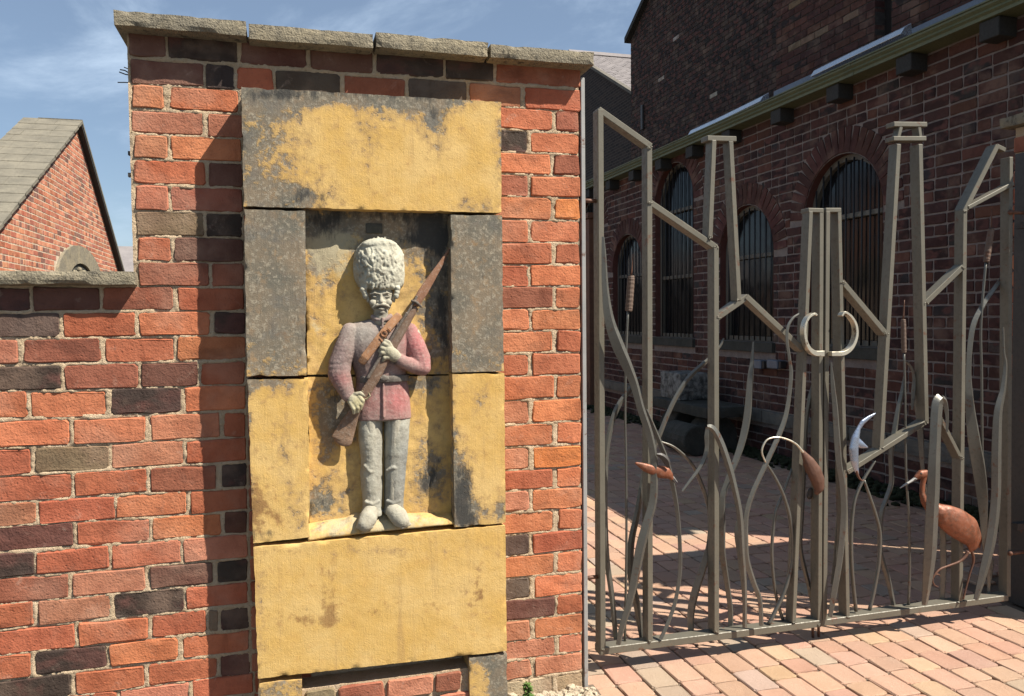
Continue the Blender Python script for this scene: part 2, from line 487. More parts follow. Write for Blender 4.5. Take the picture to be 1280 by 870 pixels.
def make_set(r, name, w, h, d, k, mats, **kw):
    out = []
    for i in range(k):
        vs, fs = brick_shape(r, w, h, d, **kw)
        out.append((vs, fs, [mesh_from(name, vs, fs, m) for m in mats]))
    return out

def rot_z(a):
    c, s = math.cos(a), math.sin(a)
    return np.array([[c, -s, 0], [s, c, 0], [0, 0, 1]])
def rot_x(a):
    c, s = math.cos(a), math.sin(a)
    return np.array([[1, 0, 0], [0, c, -s], [0, s, c]])
def rot_y(a):
    c, s = math.cos(a), math.sin(a)
    return np.array([[c, 0, s], [0, 1, 0], [-s, 0, c]])

def lay(bricks, S, Hs, parent, name, M, euler, mobj_i=0, mat_joined=None, limit=300, score=None, stuff_name=None, wref=0.216, wsmall=0.10, href=0.072):
    """bricks: list of (centre xyz, width, height, colour[, extra roll]) ; biggest in view become parts, the rest one joined part"""
    if score is None:
        def score(b):
            v = Vector(b[0]) - CAM
            dd = v.dot(R_FWD)
            if dd < 0.3: return -1
            x, y = v.dot(R_RIGHT) / dd * FPX + 640, v.dot(R_DOWN) / dd * FPX + 435
            if x < -20 or x > 1300 or y < -20 or y > 890: return -1
            return 1.0 / dd
    sc = [(score(b), i) for i, b in enumerate(bricks)]
    order = sorted(sc, reverse=True)
    chosen = set(i for s, i in order[:limit] if s > 0)
    jv, jf, jc = [], [], []
    base = 0
    for i, b in enumerate(bricks):
        c, w, h, colr = b[0], b[1], b[2], b[3]
        roll = b[4] if len(b) > 4 else 0.0
        src, w0 = (S, wref) if w > (wref + wsmall) / 2 else (Hs, wsmall)
        vs, fs, mm = src[i % len(src)]
        sx, sz = w / w0, h / href
        if i in chosen:
            o = bpy.data.objects.new(name, mm[mobj_i])
            o.location = c
            e = Matrix(M.tolist()).to_3x3() @ Matrix(rot_y(roll).tolist()).to_3x3()
            o.rotation_euler = e.to_euler()
            o.scale = (sx, 1.0, sz)
            o.color = (*colr, 1)
            link(o, parent)
        else:
            v = vs * np.array([sx, 1.0, sz])
            v = v @ rot_y(roll).T @ M.T + np.array(c)
            jv.append(v); jf += [tuple(k + base for k in f) for f in fs]; base += len(v)
            jc += [(*colr, 1.0)] * len(v)
    if jv:
        V = np.concatenate(jv)
        o = obj(stuff_name or name + '_courses', V, jf, mat_joined, parent, kind='stuff')
        a = o.data.color_attributes.new('tint', 'FLOAT_COLOR', 'POINT')
        a.data.foreach_set('color', np.array(jc, dtype=np.float32).ravel())
    return chosen

def jit(c, r, k=0.12, hue=0.05):
    s = 1 + r.uniform(-k, k)
    return tuple(max(0.004, min(0.9, x * s * (1 + r.uniform(-hue, hue)))) for x in c)

PAL = {'O': (0.48, 0.170, 0.078), 'R': (0.385, 0.122, 0.060), 'P': (0.42, 0.172, 0.098), 'M': (0.28, 0.098, 0.056), 'B': (0.14, 0.062, 0.043),
       'D': (0.050, 0.035, 0.028), 'G': (0.20, 0.140, 0.085), 'K': (0.100, 0.072, 0.055), 'E': (0.56, 0.185, 0.060), 'T': (0.40, 0.30, 0.19)}
ra = random.Random(11)
SET_S = make_set(ra, 'brick', 0.216, 0.072, 0.11, 14, [M_BRICK, M_SHADEBRICK])
SET_H = make_set(ra, 'brick', 0.10, 0.072, 0.11, 10, [M_BRICK, M_SHADEBRICK])
I3 = np.eye(3)

# ================================================================== GROUND
def sheet(name, x0, x1, y0, y1, z, mat, n=1):
    o = obj(name, [(x0, y0, z), (x1, y0, z), (x1, y1, z), (x0, y1, z)], [(0, 1, 2, 3)], mat)
    return tag(o, kind='structure')
ground = sheet('ground', -400, 400, -400, 400, -0.03, M_YARD)

pave = sheet('pavement', 0.9, 4.50, -1.75, 9.2, -0.0095, M_GROUND)
ra = random.Random(5)
PSET = []
for w_, l_ in ((0.112, 0.112), (0.112, 0.161)):
    L = []
    for i in range(8):
        vs, fs = brick_shape(ra, w_, l_, 0.05, j=0.0016, bev=0.0035)
        L.append((vs, fs, [mesh_from('paver', vs, fs, M_PAVER)]))
    PSET.append(L)
PCOL = [(0.40, 0.245, 0.170), (0.39, 0.238, 0.165), (0.41, 0.252, 0.172), (0.38, 0.230, 0.160), (0.40, 0.242, 0.165), (0.395, 0.232, 0.158), (0.375, 0.222, 0.152), (0.42, 0.268, 0.175), (0.40, 0.245, 0.168), (0.385, 0.232, 0.160), (0.41, 0.268, 0.168), (0.335, 0.252, 0.185)]
pv = []
xk = 2.392 - 0.1185 * 12
k = 0
while xk < 4.42:
    y = -1.7 + ra.uniform(0, 0.16)
    while y < 9.1:
        l = 0.167 if ra.random() < 0.68 else 0.117
        xc = xk + 0.0593
        if not (xc < 1.10 and y > -0.2 and y < 0.40) and not (xc > 3.30 and -0.08 < y < 0.5):
            if xc < 4.46: pv.append(((xc, y + l / 2, ra.uniform(-0.0018, 0.0018)), 0.112, l - 0.006, jit(ra.choice(PCOL), ra, 0.10, 0.04)))
        y += l
    xk += 0.1185; k += 1
def lay_pavers(pv, parent, limit=300):
    M = rot_x(-math.pi / 2)
    def sc(b):
        v = Vector(b[0]) - CAM; dd = v.dot(R_FWD)
        if dd < 0.3: return -1
        x, y = v.dot(R_RIGHT) / dd * FPX + 640, v.dot(R_DOWN) / dd * FPX + 435
        if x < 722 or x > 1290 or y < 100 or y > 885: return -1
        return 1 / dd
    order = sorted([(sc(b), i) for i, b in enumerate(pv)], reverse=True)
    chosen = set(i for s, i in order[:limit] if s > 0)
    jv, jf, jc, base = [], [], [], 0
    e = Matrix(M.tolist()).to_3x3().to_euler()
    for i, (c, w, l, colr) in enumerate(pv):
        S = PSET[1] if l > 0.135 else PSET[0]
        l0 = 0.161 if l > 0.135 else 0.112
        vs, fs, mm = S[i % 8]
        if i in chosen:
            o = bpy.data.objects.new('paver', mm[0]); o.location = c; o.rotation_euler = e
            o.scale = (w / 0.112, 1, l / l0); o.color = (*colr, 1)
            link(o, parent)
        else:
            v = (vs * np.array([w / 0.112, 1, l / l0])) @ M.T + np.array(c)
            jv.append(v); jf += [tuple(q + base for q in f) for f in fs]; base += len(v); jc += [(*colr, 1.0)] * len(v)
    o = obj('paver_courses', np.concatenate(jv), jf, M_PAVER_T, parent, kind='stuff')
    a = o.data.color_attributes.new('tint', 'FLOAT_COLOR', 'POINT')
    a.data.foreach_set('color', np.array(jc, dtype=np.float32).ravel())
lay_pavers(pv, pave)

# ================================================================== STREET WALL WITH RAISED PIER
ROWZ = [2.281, 2.196, 2.120, 2.040, 1.963, 1.884, 1.804, 1.722, 1.642, 1.563, 1.485, 1.405, 1.325, 1.243, 1.161, 1.072, 0.989, 0.905, 0.826,
        0.749, 0.669, 0.590, 0.512, 0.430, 0.353, 0.276, 0.205, 0.131]
ROWY_L = [55, 93, 122, 153, 183, 214, 244, 275, 307, 339, 372, 404, 436, 470, 503, 540, 572, 605, 635, 665, 697, 728, 758, 790, 820, 850, 876, 902]
# each course: list of (px left, px right, tone), pixels of the photograph at that course, measured on the wall plane
LEFT = [
 [(161,206,'B'),(210,296,'D'),(301,382,'B'),(388,466,'B'),(471,553,'D'),(558,616,'D'),(622,725,'M')],
 [(163,253,'B'),(258,292,'D'),(296,341,'R'),(345,425,'K'),(430,506,'M'),(511,583,'K'),(588,651,'P'),(657,725,'R')],
 [(165,204,'O'),(213,297,'R'),(302,380,'M')],
 [(165,253,'P'),(260,303,'P'),(308,390,'P')],
 [(167,209,'P'),(214,301,'O'),(306,390,'R')],
 [(168,256,'R'),(261,303,'B'),(308,390,'P')],
 [(169,210,'R'),(214,302,'M'),(306,390,'R')],
 [(170,254,'G'),(258,302,'D'),(306,390,'R')],
 [(172,213,'R'),(218,303,'B'),(308,390,'R')],
 [(174,260,'M'),(265,304,'M'),(308,390,'R')],
 [(-90,-34,'R'),(-28,36,'D'),(41,124,'B'),(129,216,'M'),(222,305,'R'),(310,390,'R')],
 [(-110,-26,'R'),(-20,73,'K'),(79,169,'R'),(174,262,'O'),(268,306,'D'),(311,390,'R')],
 [(-70,22,'P'),(30,125,'M'),(131,217,'R'),(222,306,'O'),(310,390,'R')],
 [(-110,-26,'R'),(-19,75,'D'),(81,172,'M'),(177,247,'B'),(252,306,'R'),(311,390,'R')],
 [(-64,33,'O'),(38,132,'O'),(139,225,'D'),(232,306,'O'),(311,390,'R')],
 [(-110,-8,'R'),(-3,86,'O'),(92,181,'O'),(189,274,'P'),(280,306,'R'),(311,390,'R')],
 [(-58,38,'R'),(44,135,'G'),(140,228,'P'),(234,307,'R'),(311,390,'R')],
 [(-110,-10,'R'),(-5,89,'R'),(93,183,'R'),(189,270,'M'),(278,308,'D'),(312,390,'R')],
 [(-54,43,'P'),(49,142,'R'),(146,232,'O'),(238,308,'R'),(312,390,'R')],
 [(-110,-10,'R'),(-4,90,'B'),(97,186,'R'),(191,276,'O'),(281,308,'B'),(312,390,'R')],
 [(-50,41,'D'),(46,135,'R'),(139,225,'R'),(230,309,'P'),(313,390,'R')],
 [(-110,-10,'R'),(-5,85,'M'),(91,181,'P'),(188,266,'B'),(272,309,'D'),(313,390,'R')],
 [(-50,40,'R'),(47,137,'P'),(143,229,'D'),(233,310,'R'),(314,390,'R')],
 [(-110,-7,'R'),(-2,93,'R'),(98,185,'R'),(191,257,'R'),(262,272,'G'),(277,311,'D'),(315,390,'R')],
 [(-50,37,'R'),(44,132,'D'),(137,222,'O'),(229,311,'R'),(315,390,'R')],
 [(-110,-9,'R'),(-4,87,'D'),(94,180,'R'),(186,270,'R'),(276,312,'B'),(316,390,'R')],
 [(-60,42,'R'),(48,145,'R'),(150,236,'P'),(241,316,'R'),(320,390,'R')],
 [(-110,-9,'R'),(-4,87,'M'),(94,182,'R'),(188,270,'R'),(276,314,'B'),(318,390,'R')],
]
RTONE = {2: ('R', 'P'), 3: ('O', 'M'), 4: ('D', 'O'), 5: ('O', 'M'), 6: ('M', 'O'), 7: ('O', 'E'), 8: ('R', 'O'), 9: ('R', 'R'), 10: ('R', 'O'), 11: ('M', 'O'), 12: ('O', 'O'), 13: ('O', 'R'),
         14: ('R', 'R'), 15: ('O', 'O'), 16: ('P', 'O'), 17: ('O', 'O'), 18: ('P', 'E'), 19: ('R', 'O'), 20: ('P', 'O'), 21: ('O', 'O'), 22: ('K', 'R'), 23: ('O', 'O'), 24: ('K', 'O'),
         25: ('B', 'R'), 26: ('P', 'O'), 27: ('P', 'P'), 28: ('P', 'P')}
street_wall = thing('brick_wall', 'old red brick street wall with a raised pier under four stone coping slabs', 'wall', (0, 0.17, 0))
ra = random.Random(21)
wb = []
for i, row in enumerate(LEFT):
    z = ROWZ[i]
    ztop = (ROWZ[i-1] + z) / 2 if i else z + 0.041
    zbot = (ROWZ[i+1] + z) / 2 if i < len(ROWZ) - 1 else z - 0.038
    h = (ztop - zbot) - 0.0062
    for (a, b, t) in row:
        xa, xb = at_y(a, ROWY_L[i]).x, at_y(b, ROWY_L[i]).x
        if i < 2 and a > 290:      # the two courses over the carved panel run level with the wall, not with the picture
            yy = ROWY_L[i] + (a - 200) * 0.075
            xa, xb = at_y(a, yy).x, at_y(b, yy).x
        wb.append((((xa + xb) / 2, ra.uniform(-0.0015, 0.002), z + ra.uniform(-.001, .001)), xb - xa + 0.0016, h * ra.uniform(0.95, 1.02), jit(PAL[t], ra)))
    if i >= 2:
        n = i + 1
        t1, t2 = RTONE.get(n, ('R', 'O'))
        if n % 2 == 0:
            segs = [(0.70, 0.850, t1), (0.864, 1.050, t2)]
        else:
            segs = [(0.70, 0.942, t1), (0.957, 1.050, t2)]
        for xa, xb, t in segs:
            s = ra.uniform(-0.004, 0.004)
            xa2 = xa + s if xa > 0.75 else xa
            xb2 = xb + s if xb < 1.0 else xb + ra.uniform(-0.002, 0.001)
            wb.append((((xa2 + xb2) / 2, ra.uniform(-0.0015, 0.002), z), xb2 - xa2, h * ra.uniform(0.95, 1.02), jit(PAL[t], ra)))
# worn buff stones under the right hand bricks
for xa, xb, t in ((0.70, 0.83, 'T'), (0.84, 0.935, 'T'), (0.948, 1.05, 'T')):
    wb.append((((xa + xb) / 2, 0.002, 0.055), xb - xa, 0.068, jit(PAL[t], ra)))
# low courses hidden behind rubble / below the frame
for i in range(2):
    x = -1.15
    while x < 0.30:
        w = 0.225
        wb.append(((x + w / 2, 0, 0.058 - 0.08 * i + 0.0), w - 0.01, 0.07, jit(PAL['R'], ra)))
        x += w
# bricks under the carved panel
for (a, b, yy, t) in ((381, 419, 856, 'G'), (423, 480, 849, 'M'), (484, 541, 842, 'P'), (545, 576, 836, 'M')):
    xa, xb = at_y(a, yy, -0.098).x, at_y(b, yy, -0.098).x
    wb.append((((xa + xb) / 2, -0.098, 0.166), xb - xa, 0.062, jit(PAL[t], ra)))
for (xa, xb, t) in ((0.05, 0.26, 'M'), (0.27, 0.48, 'B'), (0.49, 0.60, 'P')):
    wb.append((((xa + xb) / 2, -0.098, 0.088), xb - xa, 0.07, jit(PAL[t], ra)))
lay(wb, SET_S, SET_H, street_wall, 'brick', I3, 0, 0, M_BRICK_T, 300)

def side_bricks(bl, plane, c0, c1, z0, z1, axis, r, pal='RRPMOB', face=-1):
    """courses for a plain face: axis 'x' (face runs along y) or 'y' (runs along x); used away from the photo's view"""
    z = z0 + 0.04; k = 0
    while z < z1 - 0.02:
        p = c0; k += 1
        w = 0.10 if k % 2 else 0.21
        while p < c1 - 0.03:
            e = min(p + w, c1)
            cc = (p + e) / 2
            bl.append(((plane, cc, z) if axis == 'x' else (cc, plane, z), e - p - 0.01, 0.071, jit(PAL[r.choice(pal)], r)))
            p = e; w = 0.215 if r.random() < 0.7 else 0.105
        z += 0.0810
ra = random.Random(3)
for rotang, args in ((math.pi/2, (1.056, 0.116, 0.345, 0.0, 2.29, 'x')), (-math.pi/2, (-0.452, 0.116, 0.345, 1.57, 2.29, 'x')), (math.pi, (0.36, -0.45, 1.05, 1.57, 2.29, 'y')), (math.pi, (0.36, -2.4, 1.05, 0.0, 1.53, 'y'))):
    bl = []
    side_bricks(bl, *args, ra)
    lay(bl, SET_S, SET_H, street_wall, 'brick', rot_z(rotang), 0, 0, M_BRICK_T, 0, stuff_name='brick_return_face')
# wall further left, outside the frame
bl = []
side_bricks(bl, 0.0, -2.4, -1.10, 0.0, 1.52, 'y', ra)
lay(bl, SET_S, SET_H, street_wall, 'brick', I3, 0, 0, M_BRICK_T, 0, stuff_name='brick_end_courses')

def mortar_sheet(x0, x1, z0, z1, parent, step=0.0065):
    """pointing: ragged where it laps the brick edges, well back behind each brick's face"""
    nx, nz = int((x1 - x0) / step), int((z1 - z0) / step)
    xs = np.linspace(x0, x1, nx + 1); zs = np.linspace(z0, z1, nz + 1)
    inside = np.full((nz + 1, nx + 1), -1.0)
    for b in wb:
        if b[0][1] < -0.02: continue
        cx, cz, hw, hh = b[0][0], b[0][2], b[1] / 2, b[2] / 2
        i0, i1 = np.searchsorted(xs, cx - hw), np.searchsorted(xs, cx + hw)
        j0, j1 = np.searchsorted(zs, cz - hh), np.searchsorted(zs, cz + hh)
        if i1 <= i0 or j1 <= j0: continue
        dx = hw - np.abs(xs[i0:i1] - cx); dz = hh - np.abs(zs[j0:j1] - cz)
        inside[j0:j1, i0:i1] = np.maximum(inside[j0:j1, i0:i1], np.minimum(dz[:, None], dx[None, :]))
    vs, fs = [], []
    for j in range(nz + 1):
        for i in range(nx + 1):
            x, z = xs[i], zs[j]; d = inside[j, i]
            y = 0.0030 + 0.0085 * fbm(x, z, 3.1, 24, 3) + 0.0040 * noise.noise(Vector((x * 95, z * 95, 1)))
            if d > 0.0035: y = max(y, 0.0) + min(0.02, (d - 0.0035) * 4)
            vs.append((x, y, z))
    for j in range(nz):
        for i in range(nx):
            a = j * (nx + 1) + i
            fs.append((a, a + 1, a + nx + 2, a + nx + 1))
    return obj('mortar', vs, fs, M_MORTAR, parent, smooth=True)
mortar_sheet(-0.449, 1.049, 0.0, 2.325, street_wall)
mortar_sheet(-1.25, -0.449, 0.0, 1.528, street_wall)
core = MB().box((-0.445, 0.03, 0.0), (1.046, 0.352, 2.318)).box((-2.4, 0.031, 0.0), (-0.446, 0.351, 1.523))
core.build('wall_core', M_MORTAR, street_wall)
MB().box((0.03, -0.088, 0.0), (0.615, 0.0, 0.203)).build('bed_mortar', M_MORTAR, street_wall)

def slab(name, x0, x1, y0, y1, z0, z1, mat, parent, r, n=10, label=None, tilt=0.0, skew=0.0, chip=0.006):
    """stone slab with worn, uneven arrises: a subdivided box"""
    bm = bmesh.new()
    nx = max(3, int((x1 - x0) / 0.02)); ny = max(2, int((y1 - y0) / 0.04)); nz = 3
    bmesh.ops.create_cube(bm, size=1.0)
    bm.verts.ensure_lookup_table()
    for axis, n_ in ((0, nx), (1, ny), (2, nz)):
        for q in range(1, n_):
            pos = -0.5 + q / n_
            v = [0, 0, 0]; v[axis] = 1
            co = [0, 0, 0]; co[axis] = pos
            bmesh.ops.bisect_plane(bm, geom=bm.verts[:] + bm.edges[:] + bm.faces[:], plane_co=co, plane_no=v)
    sx, sy, sz = x1 - x0, y1 - y0, z1 - z0
    sd = r.uniform(0, 50)
    for v in bm.verts:
        x, y, z = v.co
        ex, ey, ez = 0.5 - abs(x), 0.5 - abs(y), 0.5 - abs(z)
        X, Y, Z = x0 + (x + .5) * sx, y0 + (y + .5) * sy, z0 + (z + .5) * sz
        onedge = (ex < 1e-4) + (ey < 1e-4) + (ez < 1e-4)
        k = 0.0016
        if onedge >= 2:
            c = chip * (0.35 + max(0, fbm(X + sd, Z, Y, 14, 2)) * 2.2)
            if ex < 1e-4: X -= math.copysign(c * 0.6, x)
            if ey < 1e-4: Y -= math.copysign(c, y)
            if ez < 1e-4: Z -= math.copysign(c * 0.7, z)
        X += k * noise.noise(Vector((X * 20, Y * 20 + sd, Z * 20))); Y += k * 1.4 * noise.noise(Vector((X * 25 + 9, Y * 20, Z * 25 + sd)))
        Z += k * noise.noise(Vector((X * 20 + 5, Y * 20 + sd, Z * 22)))
        Z += tilt * (x) * sx
        v.co = (X, Y, Z)
    me = bpy.data.meshes.new(name)
    bm.to_mesh(me); bm.free()
    me.materials.append(mat)
    o = bpy.data.objects.new(name, me)
    c = Vector(((x0 + x1) / 2, (y0 + y1) / 2, z0))
    me.transform(Matrix.Translation(-c))
    o.location = c
    link(o, parent)
    if label: o['label'] = label
    return o
ra = random.Random(8)
ce = [at_y(140, 18, -0.07).x, at_y(309, 36, -0.07).x, at_y(468.5, 52, -0.07).x, at_y(612.5, 62, -0.07).x, at_y(745, 74, -0.07).x]
for i in range(4):
    zt = [2.357, 2.352, 2.357, 2.353][i]
    slab('coping_slab', ce[i] + 0.003, ce[i + 1] - 0.003, -0.07 + 0.003 * (i % 2), 0.42, zt - 0.047 - 0.002 * (i % 3), zt, M_COPING, street_wall, ra, tilt=(-0.004, 0.004, -0.006, 0.003)[i], chip=0.005)
slab('coping_slab', -1.45, -0.436, -0.05, 0.40, 1.527, 1.570, M_COPING, street_wall, ra, chip=0.006)
slab('coping_slab', -2.42, -1.456, -0.05, 0.40, 1.527, 1.570, M_COPING, street_wall, ra, chip=0.006)
for z in (0,):
    MB().box((-0.448, 0.0, 2.318), (1.048, 0.35, 2.330)).build('bed_mortar', M_MORTAR, street_wall)

# ================================================================== CARVED STONE PANEL
panel = thing('carved_stone_surround', 'tall recessed panel of ochre painted stone blocks set into the brick pier', 'panel', (0.32, -0.03, 0.1))

def paint(o, fields):
    """fields: dict name -> function(px array, py array) giving a 0..1 value"""
    me = o.data
    co = np.zeros(len(me.vertices) * 3, dtype=np.float32)
    me.vertices.foreach_get('co', co)
    co = co.reshape(-1, 3) + np.array(world_loc(o))
    X, Y = project(co)
    for k, f in fields.items():
        a = me.attributes.new(k, 'FLOAT', 'POINT')
        a.data.foreach_set('value', np.clip(f(X, Y), 0, 1).astype(np.float32))

def blobs(L, base=0.0):
    def f(X, Y):
        v = np.full(X.shape, base, dtype=float)
        for (cx, cy, rx, ry, amp) in L:
            d = ((X - cx) / rx) ** 2 + ((Y - cy) / ry) ** 2
            v += amp * np.exp(-d)
        return v
    return f

def stone_block(corners, yf, yb, parent, fields, name='stone_block', step=0.0065, chip=0.006, label=None, seed=0.0, rough=0.0007):
    """corners: four pixels (TL, TR, BR, BL) of the front face, taken on plane y = yf"""
    TL, TR, BR, BL = [at_y(p[0], p[1], yf) for p in corners]
    nx = max(4, int((TR - TL).length / step)); nz = max(4, int((TL - BL).length / step))
    vs, fs = [], []
    W, H = (TR - TL).length, (TL - BL).length
    for j in range(nz + 1):
        v = j / nz
        for i in range(nx + 1):
            u = i / nx
            p = (BL * (1 - u) + BR * u) * (1 - v) + (TL * (1 - u) + TR * u) * v
            eu, ev = min(u, 1 - u) * W, min(v, 1 - v) * H
            e = min(eu, ev)
            y = yf + rough * 2 * fbm(p.x, p.z, seed, 16, 3)
            if e < 0.010:      # chipped only here and there
                y += 0.008 * (1 - e / 0.010) * max(0, fbm(p.x, p.z, seed + 4, 22, 3) - 0.12) * 3
            x, z = p.x, p.z
            if e < 0.02:
                kk = 1 - e / 0.02
                c = chip * (0.2 + 1.6 * max(0, fbm(p.x, p.z, seed + 9, 18, 3)))
                if eu <= ev: x += math.copysign(c * kk, 0.5 - u)
                if ev <= eu: z += math.copysign(c * kk, 0.5 - v)
            vs.append((x, y, z))
    for j in range(nz):
        for i in range(nx):
            a = j * (nx + 1) + i
            fs.append((a, a + 1, a + nx + 2, a + nx + 1))
    ring = [i for i in range(nx + 1)] + [j * (nx + 1) + nx for j in range(1, nz + 1)] + [nz * (nx + 1) + i for i in range(nx - 1, -1, -1)] + [j * (nx + 1) for j in range(nz - 1, 0, -1)]
    b0 = len(vs)
    m = len(ring)
    for q in ring: vs.append(vs[q])
    for q in ring: vs.append((vs[q][0], yb, vs[q][2]))
    for q in range(m):
        fs.append((b0 + q, b0 + m + q, b0 + m + (q + 1) % m, b0 + (q + 1) % m))
    o = obj(name, vs, fs, M_PANEL, parent, smooth=True, label=label)
    paint(o, fields)
    return o
PF = -0.11
zero = blobs([])
stone_block([(301, 108), (627, 127), (627.5, 266.5), (304, 258.5)], PF, 0.03, panel, {
    'worn': blobs([(300, 170, 90, 110, .66), (330, 110, 90, 26, .5), (520, 128, 60, 30, .55), (430, 118, 200, 13, .75), (632, 180, 13, 90, .7), (590, 258, 26, 14, .45), (460, 175, 26, 40, .32), (545, 165, 20, 40, .42), (360, 250, 60, 26, .55)], 0.02),
    'soot': blobs([(385, 246, 34, 16, .62), (540, 140, 45, 22, .42), (470, 116, 190, 10, .5), (450, 200, 16, 36, .30), (618, 225, 12, 40, .35), (330, 118, 60, 14, .35)]),
    'rust': blobs([(330, 190, 40, 60, .28), (540, 200, 30, 60, .15)])}, seed=1.0)
stone_block([(304.5, 261), (382, 263), (384, 470), (308, 471)], PF - 0.002, 0.03, panel, {
    'worn': blobs([(345, 350, 90, 150, .9), (345, 300, 80, 90, .4)], 0.1),
    'soot': blobs([(315, 300, 20, 60, .32), (340, 440, 50, 30, .30), (372, 380, 10, 80, .25)], 0.04),
    'rust': blobs([(350, 430, 40, 30, .35)])}, seed=5.0, label='grey weathered upper left block')
stone_block([(563, 268), (628, 268.5), (630.5, 464.5), (564.5, 466)], PF - 0.001, 0.03, panel, {
    'worn': blobs([(597, 350, 70, 150, 1.0)], 0.1),
    'soot': blobs([(600, 330, 14, 70, .22), (575, 430, 20, 30, .2)], 0.05),
    'rust': blobs([(600, 300, 20, 60, .3)])}, seed=9.0, label='grey weathered upper right block')
stone_block([(308.5, 474), (386, 473), (388, 672), (316, 680)], PF, 0.03, panel, {
    'worn': blobs([(318, 478, 60, 14, .6), (355, 560, 12, 60, .33), (372, 640, 12, 40, .35), (322, 640, 14, 50, .25), (310, 560, 7, 120, .4)], 0.06),
    'soot': blobs([(330, 668, 28, 10, .5), (358, 600, 8, 40, .25)]),
    'rust': blobs([(345, 640, 40, 40, .42), (320, 630, 15, 50, .4), (350, 520, 30, 30, .18)])}, seed=13.0)
stone_block([(565, 467), (631, 466), (632.5, 654), (568, 660)], PF + 0.001, 0.03, panel, {
    'worn': blobs([(575, 610, 20, 60, .65), (600, 500, 9, 16, .5), (626, 640, 9, 20, .5), (590, 645, 30, 22, .5), (566, 520, 7, 80, .4)], 0.04),
    'soot': blobs([(578, 615, 16, 46, .75), (598, 500, 6, 12, .45), (590, 650, 30, 10, .35)]),
    'rust': zero}, seed=17.0)
stone_block([(316.5, 684), (632, 656.5), (634, 814), (322, 849)], PF - 0.003, 0.03, panel, {
    'worn': blobs([(475, 688, 170, 7, .3), (326, 760, 8, 100, .35), (590, 740, 26, 36, .22)], 0.0),
    'soot': blobs([(384, 762, 5, 7, .5), (400, 780, 4, 5, .45), (585, 735, 5, 6, .3)]),
    'rust': blobs([(410, 740, 16, 50, .48), (405, 775, 40, 10, .4), (480, 760, 40, 22, .35), (545, 755, 22, 26, .38), (600, 745, 20, 34, .45), (350, 770, 30, 16, .34)], 0.04)}, seed=21.0, chip=0.004)
stone_block([(322, 854), (378, 849), (379, 905), (322, 910)], PF, 0.03, panel, {
    'worn': blobs([(350, 870, 50, 30, .4)], 0.15), 'soot': blobs([(365, 880, 20, 10, .4)]), 'rust': zero}, seed=25.0)
stone_block([(586, 822), (634, 816.5), (635, 872), (587, 878)], PF + 0.002, 0.03, panel, {
    'worn': blobs([(625, 845, 14, 50, .8), (610, 820, 30, 10, .7)], 0.32), 'soot': blobs([(628, 850, 8, 30, .3)]), 'rust': zero}, seed=29.0)
# back of the niche, two stones with a joint
NB = -0.052
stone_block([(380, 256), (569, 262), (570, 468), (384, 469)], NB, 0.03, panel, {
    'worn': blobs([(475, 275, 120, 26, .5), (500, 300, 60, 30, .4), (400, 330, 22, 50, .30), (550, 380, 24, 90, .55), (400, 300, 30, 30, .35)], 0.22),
    'soot': blobs([(400, 280, 30, 18, .5), (540, 290, 30, 30, .75), (470, 268, 80, 14, .5), (552, 400, 18, 90, .6), (480, 300, 90, 10, .35), (430, 400, 20, 40, .2)]),  # 'soot' here simply darkens the head and right side of the niche
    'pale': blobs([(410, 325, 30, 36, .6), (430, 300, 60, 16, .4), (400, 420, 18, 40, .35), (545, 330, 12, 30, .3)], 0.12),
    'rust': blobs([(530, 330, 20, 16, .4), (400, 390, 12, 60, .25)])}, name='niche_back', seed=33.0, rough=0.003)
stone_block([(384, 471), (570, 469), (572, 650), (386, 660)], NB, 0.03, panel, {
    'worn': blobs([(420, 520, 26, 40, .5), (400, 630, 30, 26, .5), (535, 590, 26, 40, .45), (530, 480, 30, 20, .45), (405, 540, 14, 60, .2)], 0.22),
    'soot': blobs([(420, 500, 18, 30, .5), (402, 628, 22, 12, .5), (535, 600, 20, 26, .55), (520, 480, 30, 16, .4), (553, 560, 14, 80, .25)]),  # plain dark patches around the figure, set through the same 'soot' field
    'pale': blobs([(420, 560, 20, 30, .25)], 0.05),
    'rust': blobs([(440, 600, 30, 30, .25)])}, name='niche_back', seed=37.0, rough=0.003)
# a small square patch mark at the head of the niche
q0, q1 = at_y(457, 279, NB), at_y(478, 292, NB)
MB().box((q0.x, NB - 0.004, q1.z), (q1.x, NB + 0.01, q0.z)).build('patch_stone', M_DARKSTONE, panel, bevel=0.001)
